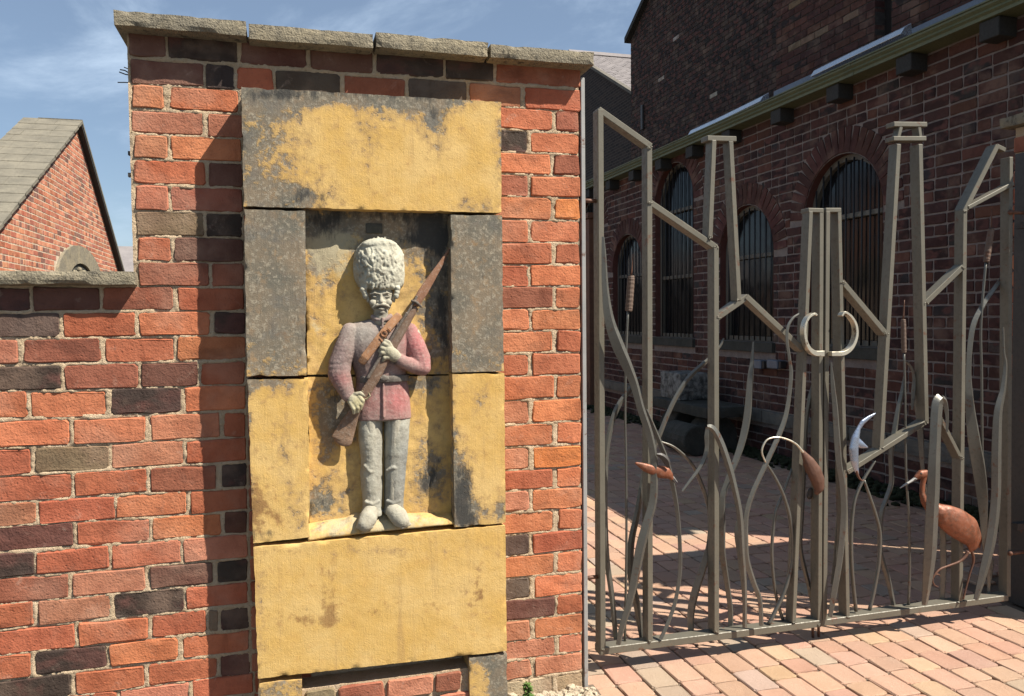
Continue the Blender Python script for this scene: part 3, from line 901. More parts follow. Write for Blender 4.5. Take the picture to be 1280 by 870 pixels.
# uneven ledge the figure stands on
def ledge():
    top = [(384, 655), (400, 652), (418, 649), (432, 647), (446, 641), (470, 643), (500, 642), (530, 641), (548, 643), (562, 640), (568, 646)]
    bot = [(385, 676), (400, 674), (418, 671), (432, 670), (446, 668), (470, 665), (500, 662), (530, 659), (548, 657), (562, 656), (568, 655)]
    vs, fs = [], []
    T = spline(top, 5); B = spline(bot, 5); n = len(T); m = 9
    for j in range(m + 1):
        t = j / m
        for i in range(n):
            w = math.sin(math.pi * min(1, t * 1.0 + 0.0) * 0.5)
            depth = -0.056 - 0.048 * w
            px = T[i][0] * (1 - t) + B[i][0] * t; py = T[i][1] * (1 - t) + B[i][1] * t
            p = at_y(px, py, depth)
            d = 0.006 * fbm(p.x, p.z, 7, 30, 3)
            vs.append((p.x, p.y + d, p.z))
    for j in range(m):
        for i in range(n - 1):
            a = j * n + i
            fs.append((a, a + n, a + n + 1, a + 1))
    ring = [i for i in range(n)] + [j * n + n - 1 for j in range(1, m + 1)] + [m * n + i for i in range(n - 2, -1, -1)] + [j * n for j in range(m - 1, 0, -1)]
    b0 = len(vs)
    for q in ring: vs.append((vs[q][0], 0.02, vs[q][2]))
    M_ = len(ring)
    for q in range(M_): fs.append((ring[q], ring[(q + 1) % M_], b0 + (q + 1) % M_, b0 + q))
    o = obj('ledge', vs, fs, M_PANEL, panel, smooth=True, label='uneven pale ledge under the figure')
    paint(o, {'pale': blobs([(470, 655, 90, 20, .45)], 0.3), 'worn': blobs([(470, 655, 100, 14, .3)], 0.2), 'soot': blobs([(555, 652, 20, 8, .4), (400, 668, 20, 6, .3)]), 'rust': zero})
ledge()

# ================================================================== SOLDIER RELIEF
statue = thing('soldier_statue', 'carved stone guardsman in tall bearskin hat and faded red tunic, rifle held diagonally', 'statue', (0.41, -0.08, 0.66))

def S(px, py, d):
    """d: how far in front of the niche's back"""
    return at_y(px, py, NB - d)
PXM = 0.00268

class Blob:
    def __init__(self): self.mb = MB()
    def ell(self, px, py, d, rx, ry, rd, ang=0.0):
        c = S(px, py, d)
        n0 = len(self.mb.v)
        self.mb.ball((0, 0, 0), (rx * PXM, rd, ry * PXM), 14, 9)
        ca, sa = math.cos(ang), math.sin(ang)
        for i in range(n0, len(self.mb.v)):
            x, y, z = self.mb.v[i]
            self.mb.v[i] = (c.x + x * ca - z * sa, c.y + y, c.z + x * sa + z * ca)
        return self
    def limb(self, pts, flat=1.0):
        """pts: (px, py, depth m, radius px)"""
        for a, b in zip(pts[:-1], pts[1:]):
            L = math.hypot(a[0] - b[0], a[1] - b[1]) + abs(a[2] - b[2]) / PXM
            n = max(1, int(L / (0.4 * max(0.8, min(a[3], b[3])))))
            for k in range(n + 1):
                t = k / n
                q = [a[i] * (1 - t) + b[i] * t for i in range(4)]
                self.ell(q[0], q[1], q[2], q[3], q[3], q[3] * PXM * flat)
        return self
    def loft(self, rows, back=-0.02, n=24, p=2.3):
        """rows: (px left, px right, py, front depth)"""
        R = spline(rows, 4)
        rings = []
        for (l, r, y, d) in R:
            c = S((l + r) / 2, y, 0); hx = abs(S(r, y, 0).x - S(l, y, 0).x) / 2
            ring = []
            for k in range(n):
                a = 2 * math.pi * k / n
                ca, sa = math.cos(a), math.sin(a)
                ux = math.copysign(abs(ca) ** (2 / p), ca); uy = math.copysign(abs(sa) ** (2 / p), sa)
                yy = NB - d * max(0, uy) + back * min(0, uy)
                ring.append((c.x + hx * ux, yy, c.z))
            rings.append(ring)
        vs = [v for q in rings for v in q]; fs = []
        m = len(rings)
        for i in range(m - 1):
            for k in range(n): fs.append((i*n+k, (i+1)*n+k, (i+1)*n+(k+1) % n, i*n+(k+1) % n))
        fs.append(tuple(range(n))); fs.append(tuple((m-1)*n+k for k in range(n))[::-1])
        self.mb.add(vs, fs)
        return self
    def bake(self, name, parent, tint, voxel=0.0026, smooth=2, disp=0.0, label=None, mat=None):
        me = mesh_from(name, self.mb.v, self.mb.f)
        bm = bmesh.new(); bm.from_mesh(me); bmesh.ops.recalc_face_normals(bm, faces=bm.faces); bm.to_mesh(me); bm.free()
        tmp = bpy.data.objects.new(name, me); COL.objects.link(tmp)
        md = tmp.modifiers.new('r', 'REMESH'); md.mode = 'VOXEL'; md.voxel_size = voxel; md.use_smooth_shade = True
        if smooth:
            ms = tmp.modifiers.new('s', 'SMOOTH'); ms.factor = 0.5; ms.iterations = smooth
        dg = bpy.context.evaluated_depsgraph_get(); dg.update()
        ev = bpy.data.meshes.new_from_object(tmp.evaluated_get(dg))
        bpy.data.objects.remove(tmp)
        n = len(ev.vertices)
        co = np.zeros(n * 3, dtype=np.float32); ev.vertices.foreach_get('co', co); co = co.reshape(-1, 3)
        if disp:
            no = np.zeros(n * 3, dtype=np.float32); ev.vertices.foreach_get('normal', no); no = no.reshape(-1, 3)
            d = np.array([fbm(c[0], c[2], c[1], 60, 3) for c in co])
            co = co + no * (d * disp)[:, None]
        c = (co.min(0) + co.max(0)) / 2; c[2] = co[:, 2].min()
        X, Y = project(co)
        if tint is not None:
            cols = np.ones((n, 4), dtype=np.float32)
            cols[:, :3] = tint(X, Y, co)
            a = ev.color_attributes.new('tint', 'FLOAT_COLOR', 'POINT'); a.data.foreach_set('color', cols.ravel())
        ev.vertices.foreach_set('co', (co - c).astype(np.float32).ravel())
        ev.materials.clear(); ev.materials.append(mat or M_STATUE)
        ev.polygons.foreach_set('use_smooth', [True] * len(ev.polygons))
        ev.name = name; ev.update()
        o = bpy.data.objects.new(name, ev); o.location = c
        link(o, parent)
        if label: o['label'] = label
        return o

def flat_tint(c):
    c = np.array(c)
    return lambda X, Y, co: np.tile(c, (len(X), 1))
def tint_blobs(base, L):
    base = np.array(base)
    def f(X, Y, co):
        out = np.tile(base, (len(X), 1)).astype(float)
        for (cx, cy, rx, ry, col, amp) in L:
            w = np.clip(amp * np.exp(-(((X - cx) / rx) ** 2 + ((Y - cy) / ry) ** 2)), 0, 1)[:, None]
            out = out * (1 - w) + np.array(col) * w
        return out
    return f
PALE = (0.40, 0.37, 0.29); GREY = (0.24, 0.22, 0.18); PINK = (0.36, 0.10, 0.10); ROSE = (0.30, 0.15, 0.13); TAN = (0.26, 0.135, 0.075); DARK = (0.07, 0.065, 0.058)

# body: head, neck, trunk, arms and both hands in one surface
B = Blob()
B.loft([(461, 491, 355, .030), (459.5, 492, 363, .050), (459.5, 492, 372, .054), (461, 490, 379, .053), (464.5, 487, 386, .051), (470, 483, 391, .046), (473, 480, 393.5, .036)], back=0.0, p=2.1)
B.limb([(476.2, 367, .053, 1.6), (476.4, 372, .057, 1.8), (476.6, 376.5, .061, 2.5)])                  # nose
B.limb([(472.6, 377, .055, 1.5), (480.4, 377, .055, 1.5)])
B.limb([(462.5, 367.6, .052, 0.9), (468, 365.8, .0555, 1.2), (473.5, 367.0, .056, 1.1)])                # brows
B.limb([(479, 367.0, .056, 1.1), (484, 365.8, .0555, 1.2), (489.5, 367.8, .052, 0.9)])
B.ell(468.2, 371.0, .0515, 2.9, 1.3, .0040); B.ell(483.8, 371.0, .0515, 2.9, 1.3, .0040)               # closed lids
B.ell(466, 378, .047, 4.2, 4, .008); B.ell(486, 378, .047, 4.2, 4, .008)                               # cheeks
B.limb([(476.4, 380.3, .059, 1.9), (471, 381.3, .058, 2.0), (465.5, 384.6, .052, 1.1)])                # moustache
B.limb([(476.6, 380.3, .059, 1.9), (482, 381.3, .058, 2.0), (487.5, 384.2, .052, 1.1)])
B.limb([(473.5, 386, .055, 1.2), (476.8, 386.4, .057, 1.6), (480, 386, .055, 1.2)])                    # lip
B.ell(476.8, 390.4, .050, 4.2, 3.0, .007)                                                              # chin
B.ell(459.8, 374, .036, 2, 4.4, .007); B.ell(492.4, 374, .036, 2, 4.4, .007)                           # ears
B.limb([(476, 388, .030, 9), (476, 400, .026, 10)])                                                    # neck
B.loft([(450, 500, 402, .03), (444, 508, 430, .034), (448, 504, 470, .034), (450, 508, 500, .03), (452, 506, 526, .026)], back=0.0)
B.limb([(432, 418, .024, 8), (424, 452, .026, 7), (425, 476, .032, 6), (436, 493, .044, 5)])
B.limb([(518, 418, .026, 8), (529, 448, .030, 7), (529, 462, .036, 6.5), (506, 452, .052, 5.5), (497, 447, .058, 5)])
# legs inside the trousers, so that the figure is whole
B.limb([(463, 524, .026, 9), (465, 585, .026, 7), (465, 640, .028, 6), (459, 652, .034, 5)])
B.limb([(495, 524, .026, 9), (492, 585, .026, 7), (491, 640, .028, 6), (498, 648, .034, 5)])
# hand low on the butt (left in the picture): palm, four fingers curled over the stock, thumb
B.limb([(437, 493, .046, 6.0), (442, 500, .054, 8.2), (446, 505, .058, 7.6)], flat=0.75)
for k_, (x0, y0, x1, y1, x2, y2) in enumerate([(449, 496, 453.5, 501, 452.5, 507), (446.5, 499, 451, 505.5, 450.5, 511), (442.5, 502, 447, 509.5, 446.8, 514.5), (438, 503.5, 442, 511, 442.5, 516)]):
    B.limb([(x0, y0, .062, 2.9), (x1, y1, .067, 2.7), (x2, y2, .061, 2.2)])
B.limb([(444, 493, .058, 2.9), (450.5, 491.5, .064, 2.5), (455.5, 494.5, .063, 2.1)])
# hand across the chest on the stock
B.limb([(499, 449, .058, 5.6), (492, 444, .064, 8.2), (486, 439, .066, 8.0)], flat=0.75)
for (x0, y0, x1, y1, x2, y2) in [(486, 432.5, 480, 429.5, 476.2, 433), (484, 437, 477.5, 435, 474.2, 439), (484, 442, 477.5, 441, 475, 445.2), (486, 446.5, 480.5, 447.5, 478.6, 451)]:
    B.limb([(x0, y0, .070, 2.8), (x1, y1, .073, 2.6), (x2, y2, .067, 2.1)])
B.limb([(490, 435, .066, 2.9), (486, 428, .070, 2.5), (481.5, 425.6, .070, 2.0)])
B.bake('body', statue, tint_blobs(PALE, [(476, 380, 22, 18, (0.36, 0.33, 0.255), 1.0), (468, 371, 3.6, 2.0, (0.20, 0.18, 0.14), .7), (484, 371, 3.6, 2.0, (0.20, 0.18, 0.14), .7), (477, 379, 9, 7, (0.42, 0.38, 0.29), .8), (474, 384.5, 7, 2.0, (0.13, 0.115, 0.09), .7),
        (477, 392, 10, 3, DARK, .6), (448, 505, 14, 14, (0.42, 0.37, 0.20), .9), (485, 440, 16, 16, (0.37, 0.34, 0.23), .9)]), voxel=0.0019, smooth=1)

# bearskin
B = Blob()
B.loft([(462, 484, 300, .040), (451, 496, 305, .060), (443.5, 503, 315, .068), (441.5, 505.5, 330, .070), (442, 506, 346, .067), (446.5, 504.5, 356, .060), (452, 500, 361, .053), (459, 494, 363, .046)], back=0.0, p=2.1)
B.ell(474, 306, .036, 22, 8, .03)
rc = random.Random(2)
for k_ in range(260):
    py = rc.uniform(300.5, 359); t = (py - 300) / 64
    hw = 31 * math.sqrt(max(0.05, 1 - (1 - min(1, t * 2.2)) ** 2)) * (1 - 0.24 * max(0, t - 0.6) / 0.4)
    u = rc.uniform(-0.97, 0.97); px = 474 + u * hw
    dep = 0.070 * math.sqrt(max(0.0, 1 - abs(u) ** 2.2)) * min(1, 0.55 + t * 1.6) * (1 - 0.17 * max(0, t - 0.5) / 0.5)
    B.ell(px, py, max(0.012, dep), rc.uniform(1.5, 2.5), rc.uniform(3.2, 6.2), 0.0065, rc.uniform(-0.55, 0.55))
for (a_, b_) in ((453, 362), (455.5, 366), (457, 370), (497.5, 361), (496.5, 365), (495, 370)):
    B.ell(a_, b_, .040, 3.6, 4, .012)
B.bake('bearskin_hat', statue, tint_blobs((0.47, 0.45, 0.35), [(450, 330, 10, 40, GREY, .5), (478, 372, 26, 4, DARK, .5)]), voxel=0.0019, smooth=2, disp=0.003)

# tunic
B = Blob()
B.loft([(464, 488, 398, .034), (452, 500, 401, .040), (434, 516, 406, .044), (429, 522, 414, .052), (431, 520, 430, .058), (437, 513, 448, .058), (443, 508, 464, .054), (445, 508, 474, .052), (444, 511, 486, .052), (443.5, 513, 504, .054), (443, 514, 521, .055), (444, 513, 523.5, .052)], back=0.0, p=2.5)
B.limb([(466, 396, .034, 3.2), (471, 399, .042, 3.2), (478, 400.5, .046, 3.0), (484, 398.5, .042, 3.2), (488, 395, .034, 3.2)])                                # collar
B.limb([(437, 414, .026, 10.5), (431, 434, .030, 13), (425, 454, .032, 14), (424, 467, .036, 14), (429, 480, .042, 11.5), (433, 489, .046, 9.5), (435, 494, .048, 8.5)], flat=0.75)   # left in the picture
B.limb([(512, 414, .026, 10.5), (519, 432, .032, 13), (525, 448, .036, 13.5), (528, 459, .044, 11), (519, 458, .050, 9.5), (508, 454, .055, 8.5), (501, 451, .058, 8)], flat=0.85)
B.limb([(424, 462, .052, 2.2), (432, 458, .050, 2.2)]); B.limb([(419, 470, .050, 2), (430, 470, .053, 2)]); B.limb([(432, 481, .058, 2), (423, 487, .052, 2)])
B.limb([(520, 452, .056, 2), (531, 450, .050, 2)])
for a_, b_ in (((478, 398), (478.5, 430)), ((479, 480), (479.5, 521))):
    B.limb([(a_[0], a_[1], .0545, 1.5), (b_[0], b_[1], .0595, 1.5)])
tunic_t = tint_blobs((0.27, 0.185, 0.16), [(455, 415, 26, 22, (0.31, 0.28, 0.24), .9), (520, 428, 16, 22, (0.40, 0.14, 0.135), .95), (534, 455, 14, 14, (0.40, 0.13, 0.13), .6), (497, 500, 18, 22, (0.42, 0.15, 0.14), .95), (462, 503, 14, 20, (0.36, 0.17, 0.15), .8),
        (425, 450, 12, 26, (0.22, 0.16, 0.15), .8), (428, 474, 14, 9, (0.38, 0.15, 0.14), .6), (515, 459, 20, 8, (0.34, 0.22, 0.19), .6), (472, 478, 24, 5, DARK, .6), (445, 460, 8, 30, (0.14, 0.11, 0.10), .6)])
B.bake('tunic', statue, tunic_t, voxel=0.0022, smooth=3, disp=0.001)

B = Blob()
B.loft([(446, 511, 468.5, .058), (446, 511, 472, .060), (446, 511, 476.5, .058)], back=0.0, p=2.6)
B.ell(480, 472.5, .060, 5, 4, .004)
B.bake('belt', statue, flat_tint((0.15, 0.13, 0.11)), voxel=0.002, smooth=0)

# trousers
B = Blob()
B.loft([(446, 479, 519, .042), (446, 478, 530, .046), (448, 478, 552, .050), (451, 477.5, 575, .048), (450, 478, 588, .047), (450.5, 478, 602, .047), (452.5, 477.5, 622, .045), (453, 477, 632, .045), (451.5, 478, 638, .048), (453, 478, 643, .046)], back=0.0, p=2.2)
B.loft([(479.5, 512.5, 519, .042), (480, 512, 530, .046), (480, 510.5, 552, .048), (480, 508.5, 575, .047), (480, 507, 588, .046), (480, 506, 602, .045), (480, 504.5, 622, .044), (480, 504, 632, .044), (479, 505, 637, .047), (480, 503, 641, .044)], back=0.0, p=2.2)
for (a_, b_, c_) in (((456, 582), (463, 590), (472, 587)), ((484, 588), (492, 584), (500, 590)), ((457, 627), (465, 630), (473, 626)), ((484, 626), (491, 629), (499, 626))):
    B.limb([(a_[0], a_[1], .037, 2.2), (b_[0], b_[1], .0425, 2.6), (c_[0], c_[1], .037, 2.2)])
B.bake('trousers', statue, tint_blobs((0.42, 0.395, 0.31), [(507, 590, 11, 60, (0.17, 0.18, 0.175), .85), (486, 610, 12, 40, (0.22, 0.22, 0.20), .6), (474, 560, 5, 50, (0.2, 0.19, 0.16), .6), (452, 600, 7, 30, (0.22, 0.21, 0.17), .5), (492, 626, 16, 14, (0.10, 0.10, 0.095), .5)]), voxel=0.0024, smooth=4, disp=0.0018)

for (pts, t_) in (([(463, 641, .040, 10), (460, 648, .052, 11.5), (456, 655, .062, 9.5)], PALE), ([(492, 639, .040, 10), (498, 645, .052, 11.5), (503, 651.5, .060, 9)], PALE)):
    B = Blob()
    B.limb(pts, flat=0.8)
    x_, y_ = pts[-1][0], pts[-1][1]
    B.limb([(x_ - 9, y_ + 3.5, .060, 2.2), (x_, y_ + 8, .068, 2.2), (x_ + 9, y_ + 3.5, .060, 2.2)])
    B.bake('boot', statue, flat_tint((0.38, 0.35, 0.27)), voxel=0.0025, smooth=1)

# rifle with bayonet and sling
def lofted_band(pts, name, mat, parent, thick, label=None, tintc=None):
    """pts: (px, py, depth, half width px) -> rounded plank following the line"""
    B = Blob()
    for a, b in zip(pts[:-1], pts[1:]):
        L = math.hypot(a[0] - b[0], a[1] - b[1]); n = max(2, int(L / 1.3))
        ang = math.atan2(-(b[1] - a[1]), b[0] - a[0])
        for k in range(n + 1):
            t = k / n; q = [a[i] * (1 - t) + b[i] * t for i in range(4)]
            B.ell(q[0], q[1], q[2], 1.9, q[3], thick, ang)
    return B
B = lofted_band([(427, 550, .030, 13.5), (434, 534, .036, 11), (442, 517, .046, 7.2), (450, 502, .055, 5.4), (458, 489, .060, 6.4), (468, 473, .062, 6.6), (482, 447, .062, 6.2), (498, 420, .060, 5.8), (512, 396, .056, 5.0), (519, 385, .054, 4.2)], 'rifle', None, statue, 0.010)
B.ell(428, 550, .030, 7, 12, .009, math.radians(60))
rifle = B.bake('rifle', statue, tint_blobs((0.195, 0.125, 0.085), [(430, 545, 16, 16, (0.31, 0.20, 0.13), .9), (455, 495, 14, 18, (0.24, 0.15, 0.10), .7), (500, 418, 14, 18, (0.16, 0.115, 0.085), .8)]), voxel=0.0021, smooth=1, disp=0.001)
B = lofted_band([(519, 381, .056, 5.0), (528, 366, .052, 6.4), (540, 347, .046, 5.0), (552, 328, .038, 3.2), (563, 309, .028, 1.0)], 'bayonet', None, statue, 0.006)
B.bake('bayonet', rifle, flat_tint((0.24, 0.125, 0.075)), voxel=0.0019, smooth=1)
B = Blob(); B.limb([(508, 394, .062, 1.6), (521, 371, .060, 1.5)]); B.limb([(515, 376, .062, 1.5), (521, 378, .068, 1.9), (526, 383, .064, 1.7)])
B.limb([(460, 472, .071, 2.0), (508, 392, .065, 1.9)])
B.bake('barrel', rifle, flat_tint((0.13, 0.105, 0.085)), voxel=0.0016, smooth=0)
B = Blob(); B.limb([(453, 489, .064, 1.3), (460, 490, .066, 1.2), (462.5, 495, .066, 1.2), (458, 499, .064, 1.2), (453, 498, .062, 1.2)])
B.bake('trigger_guard', rifle, flat_tint((0.25, 0.20, 0.12)), voxel=0.0016, smooth=0)
B = lofted_band([(499, 394, .050, 5.2), (489, 405, .058, 5.6), (472, 426, .066, 5.6), (456, 447, .064, 5.6), (452, 453, .058, 5.2)], 'sling', None, statue, 0.0045)
sling = B.bake('cross_belt', statue, flat_tint((0.36, 0.19, 0.10)), voxel=0.0019, smooth=1, label='tan belt crossing the chest')
B = Blob()
for a in range(8):
    t0 = a * math.pi / 4; t1 = t0 + math.pi / 4
    B.limb([(480 + 3.6 * math.cos(t0), 417 + 3.6 * math.sin(t0), .070, .9), (480 + 3.6 * math.cos(t1), 417 + 3.6 * math.sin(t1), .070, .9)])
B.limb([(485, 411, .069, 1), (488.5, 414.5, .067, 1)]); B.limb([(474.5, 423, .070, 1), (477.5, 427, .068, 1)])
B.bake('buckle', sling, flat_tint((0.30, 0.14, 0.07)), voxel=0.0013, smooth=0)

# ================================================================== GATE
GY = 0.15          # front plane of the gate's bars
GL = thing('gate', 'left leaf of the sculpted reed gate, hung beside the statue pier', 'gate', (1.18, 0.18, 0.05), 'two leaves of the reed and bird gate')
GR = thing('gate', 'right leaf of the sculpted steel gate, tall framed bars and standing rusty heron', 'gate', (3.22, 0.18, 0.05), 'two leaves of the reed and bird gate')
_bk = [0]
def bar(a, b, parent, w=0.0235, d=0.055, name='frame_bar', mat=None, y0=None, ext=0.0, label=None):
    """square section from pixel a to pixel b (centre line of its front face)"""
    _bk[0] += 1
    yy = (GY if y0 is None else y0) + 0.0011 * (_bk[0] % 5)
    P, Q = at_y(a[0], a[1], yy), at_y(b[0], b[1], yy)
    t = (Q - P).normalized(); P = P - t * ext; Q = Q + t * ext
    n = Vector((t.z, 0, -t.x)) * (w / 2)
    D = Vector((0, d - 0.0017 * (_bk[0] % 4), 0))
    m = MB()
    m.add([P - n, P + n, Q + n, Q - n, P - n + D, P + n + D, Q + n + D, Q - n + D], [(0,1,2,3),(7,6,5,4),(0,4,5,1),(1,5,6,2),(2,6,7,3),(3,7,4,0)])
    o = m.build(name, mat or M_GATE, parent, bevel=0.0022, label=label)
    bm = bmesh.new(); bm.from_mesh(o.data); bmesh.ops.recalc_face_normals(bm, faces=bm.faces); bm.to_mesh(o.data); bm.free()
    return o

# left leaf
bar((750.9, 136), (753.9, 818), GL, label='hanging stile')
bar((749, 136.5), (814, 182.5), GL, ext=0.002)
bar((812, 183), (813, 803), GL)
bar((814, 253.5), (895.5, 309), GL, ext=0.004)
bar((895.5, 308), (896, 791), GL)
bar((893, 175), (888, 298), GL, w=0.021)
bar((914, 176), (924.3, 376), GL, w=0.021)
bar((884.5, 172.5), (921, 173.5), GL, w=0.021, name='cap_bar')
bar((898, 397), (935, 371), GL, ext=0.004)
bar((934, 371), (1004, 437), GL, ext=0.003)
bar((1014, 264), (992.7, 779), GL, w=0.020)
bar((1010.5, 262.5), (1030, 263), GL, w=0.018, name='cap_bar')
bar((1027.3, 264), (1025, 782), GL, w=0.0215, label='meeting stile')
bar((750, 815), (1027, 779.5), GL, w=0.030, d=0.06, name='bottom_rail', y0=0.1475)
# right leaf
bar((1035.4, 264), (1031.4, 782), GR, w=0.0215, label='meeting stile')
bar((1032.5, 262.5), (1052, 262.5), GR, w=0.018, name='cap_bar')
bar((1049.6, 264), (1060.4, 773), GR, w=0.020)
bar((1053.5, 352), (1108, 417), GR, ext=0.002)
bar((1124, 180), (1102, 563), GR)
bar((1151, 180), (1158.8, 530), GR)
bar((1117, 173), (1158.5, 173), GR, w=0.020, name='cap_bar')
bar((1117.6, 155), (1159.5, 155.4), GR, w=0.021, name='cap_bar')
bar((1127, 158), (1123.5, 172), GR, w=0.018, d=0.04); bar((1149.5, 158), (1151.5, 172), GR, w=0.018, d=0.04)
bar((1061, 590), (1158, 528), GR, w=0.0215, ext=0.004)
bar((1158, 378.5), (1205, 333), GR)
bar((1206.8, 262), (1201.2, 756), GR)
bar((1206.8, 263), (1247.5, 182), GR, ext=0.002)
bar((1246.5, 182), (1257.5, 187.5), GR, w=0.020)
bar((1211, 259.5), (1268, 229), GR, w=0.018)
bar((1175.5, 521), (1202, 573), GR, w=0.018)
bar((1264.3, 196), (1261.5, 746), GR, w=0.022, d=0.05, label='hanging stile')
bar((1028, 779), (1261, 747.5), GR, w=0.028, d=0.06, name='bottom_rail', y0=0.1475)
# drop bolts
for x, par in ((1015.2, GL), (1022.6, GL)):
    P, Q = at_y(x, 560, 0.225), at_y(x + .3, 803, 0.19)
    m = MB().tube([(P.x, 0.225, P.z), (P.x, 0.215, Q.z + 0.05), (P.x, 0.213, 0.0)], 0.006, 8)
    m.build('drop_bolt', M_RUST, par, smooth=True)

def smooth_pts(pts, n=7):
    return spline(pts, n)

def blade(pts, parent, y=0.175, fold=0.35, name='reed_blade', mat=None, bow=0.0, tw=0.0, side=1, n=6):
    """pts: (px, py, width px); a folded strip of forged steel lying near the gate plane"""
    R = smooth_pts(pts, n)
    N = len(R); C = []
    for i, (px, py, w) in enumerate(R):
        t = i / (N - 1)
        yy = y + bow * math.sin(math.pi * t)
        p = at_y(px, py, yy); C.append((p, max(0.6, w)))
    vs, fs = [], []
    for i, (p, w) in enumerate(C):
        t = (C[min(i + 1, N - 1)][0] - C[max(i - 1, 0)][0]); t.y = 0
        t.normalize()
        scale = (p - CAM).dot(R_FWD) / FPX
        hw = w * scale / 2
        nn = Vector((t.z, 0, -t.x))
        if nn.x < 0 : nn = -nn
        a = tw * math.sin(2.2 * math.pi * i / N + side)
        ex = nn * math.cos(a) + Vector((0, math.sin(a), 0)); ey = Vector((0, math.cos(a), 0)) - nn * math.sin(a)
        th = 0.0028
        off = 0.25 * hw * side
        f = -ey * (fold * hw * 1.9)
        ring = [p - ex * hw, p + ex * off + f, p + ex * hw, p + ex * hw + ey * th, p + ex * off + f + ey * th, p - ex * hw + ey * th]
        vs += ring
    for i in range(N - 1):
        for k in range(6):
            fs.append((i*6+k, i*6+(k+1) % 6, (i+1)*6+(k+1) % 6, (i+1)*6+k))
    fs.append((0, 5, 4, 1)); fs.append((1, 4, 3, 2))
    e = (N - 1) * 6
    fs.append((e, e+1, e+4, e+5)); fs.append((e+1, e+2, e+3, e+4))
    m = MB().add(vs, fs)
    o = m.build(name, mat or M_BLADE, parent)
    bm = bmesh.new(); bm.from_mesh(o.data); bmesh.ops.recalc_face_normals(bm, faces=bm.faces); bm.to_mesh(o.data); bm.free()
    return o

def stem(pts, parent, y=0.178, name='reed_stem', mat=None, bow=0.0, n=5):
    R = smooth_pts(pts, n); N = len(R)
    P, r = [], []
    for i, (px, py, w) in enumerate(R):
        p = at_y(px, py, y + bow * math.sin(math.pi * i / (N - 1))); P.append(p); r.append(max(0.5, w) * (p - CAM).dot(R_FWD) / FPX / 2)
    return MB().tube(P, r, 8).build(name, mat or M_BLADE, parent, smooth=True)

def cattail(head, spike, st, parent, y):
    """head: (top px, bottom px, width); spike: pixel of the tip; st: stem points"""
    o = stem(st, parent, y, 'cattail_stem', M_BLADE)
    (x0, y0), (x1, y1), w = head
    H = [(x0, y0, w * .55), (x0 + (x1-x0)*.04, y0 + (y1-y0)*.05, w * .95), (x0 + (x1-x0)*.5, (y0+y1)/2, w), (x0 + (x1-x0)*.95, y0 + (y1-y0)*.95, w * .95), (x1, y1, w * .5)]
    P, r = [], []
    for i, (px, py, ww) in enumerate(spline(H, 8)):
        p = at_y(px, py, y); P.append(p); r.append(ww * (p - CAM).dot(R_FWD) / FPX / 2 * (1 + 0.07 * (i % 2)))
    MB().tube(P, r, 12).build('cattail_head', M_CATTAIL, o)
    stem([(spike[0], spike[1], 1.0), (x0, y0, 2.2)], o, y, 'cattail_spike', M_RUST)

def welds(pts, parent):
    r = random.Random(len(pts)); m = MB()
    for (px, py) in pts:
        for k in range(5):
            p = at_y(px + r.uniform(-2.6, 2.6), py + r.uniform(-1.6, 1.6), GY - 0.0005)
            m.ball(p, (r.uniform(.003, .0055), .0022, r.uniform(.002, .0035)), 6, 4)
    m.build('weld_beads', M_GATE, parent, smooth=True, kind='stuff')
welds([(814, 253), (895, 309), (898, 397), (924, 375), (1003, 436), (888, 297), (812, 802), (896, 790), (993, 778), (1025, 781), (754, 812), (813, 184)], GL)
welds([(1054, 352), (1108, 416), (1102, 560), (1158, 530), (1158, 379), (1204, 334), (1208, 263), (1202, 572), (1061, 771), (1201, 753), (1061, 589)], GR)
# reeds of the left leaf
blade([(754,296,3),(755,318,6),(757,363,9),(762,400,13),(772,430,16),(783,455,14),(793,480,11),(801,510,10),(811,540,10),(817,570,10),(818,600,10),(816,628,11),(808,657,12),(801,684,13),(793,726,11),(786,757,9),(778,783,8),(773,806,6)], GL, 0.118, 0.30, bow=-0.01, side=1)
blade([(801,472,3),(795,476,5),(787,488,6),(775,504,7),(766,525,7),(759,560,7),(757,600,6),(757,650,6),(759,700,7),(765,745,7),(770,799,6)], GL, 0.215, 0.2, side=-1)
cattail(((789,345),(786,389),9), (791.5,317), [(785,388,3),(782.5,447,3),(781.5,520,3),(782.5,576,3),(783,682,3.2),(781,803,3.4)], GL, 0.19)
blade([(905,423,2),(900,433,3),(885,450,5),(863,470,6),(846,495,6),(834,520,6),(823,548,6),(812,575,6),(805,592,6),(797,640,8),(789,680,9),(789,720,9),(796,755,9),(803,799,7)], GL, 0.222, 0.25, side=-1)
blade([(808,512,3),(814,527,5),(826,556,6),(834,577,6),(841,605,6),(847,640,5),(850,680,5),(850,717,5),(844,753,5),(835,779,5),(826,799,5)], GL, 0.150, 0.35, side=1)
blade([(826,552,2),(841,558,3),(855,569,3.5),(867,583,4),(875,600,5),(883,622,5),(888,645,6),(887,680,8),(880,707,10),(870,737,11),(864,765,10),(864,794,7)], GL, 0.214, 0.25, side=1)
blade([(853,614,3),(862,602,4),(872,589,5),(880,575,6),(884,560,6),(884,545,7),(885,534,5)], GL, 0.165, 0.3, side=1)
blade([(884,533,4),(889,534,7),(895,541,9),(903,558,9),(911,582,9),(918,608,8),(925,644,8),(928,690,7),(931,735,6),(931,784,6)], GL, 0.126, 0.3, side=-1)
blade([(942,427,2),(940.5,450,5),(938,473,8),(935,514,10),(930,543,10),(922,570,9),(910,600,8),(903,625,9),(902,660,11),(903,690,9),(909,730,7),(913,760,7),(913.5,786,7)], GL, 0.216, 0.35, side=1)
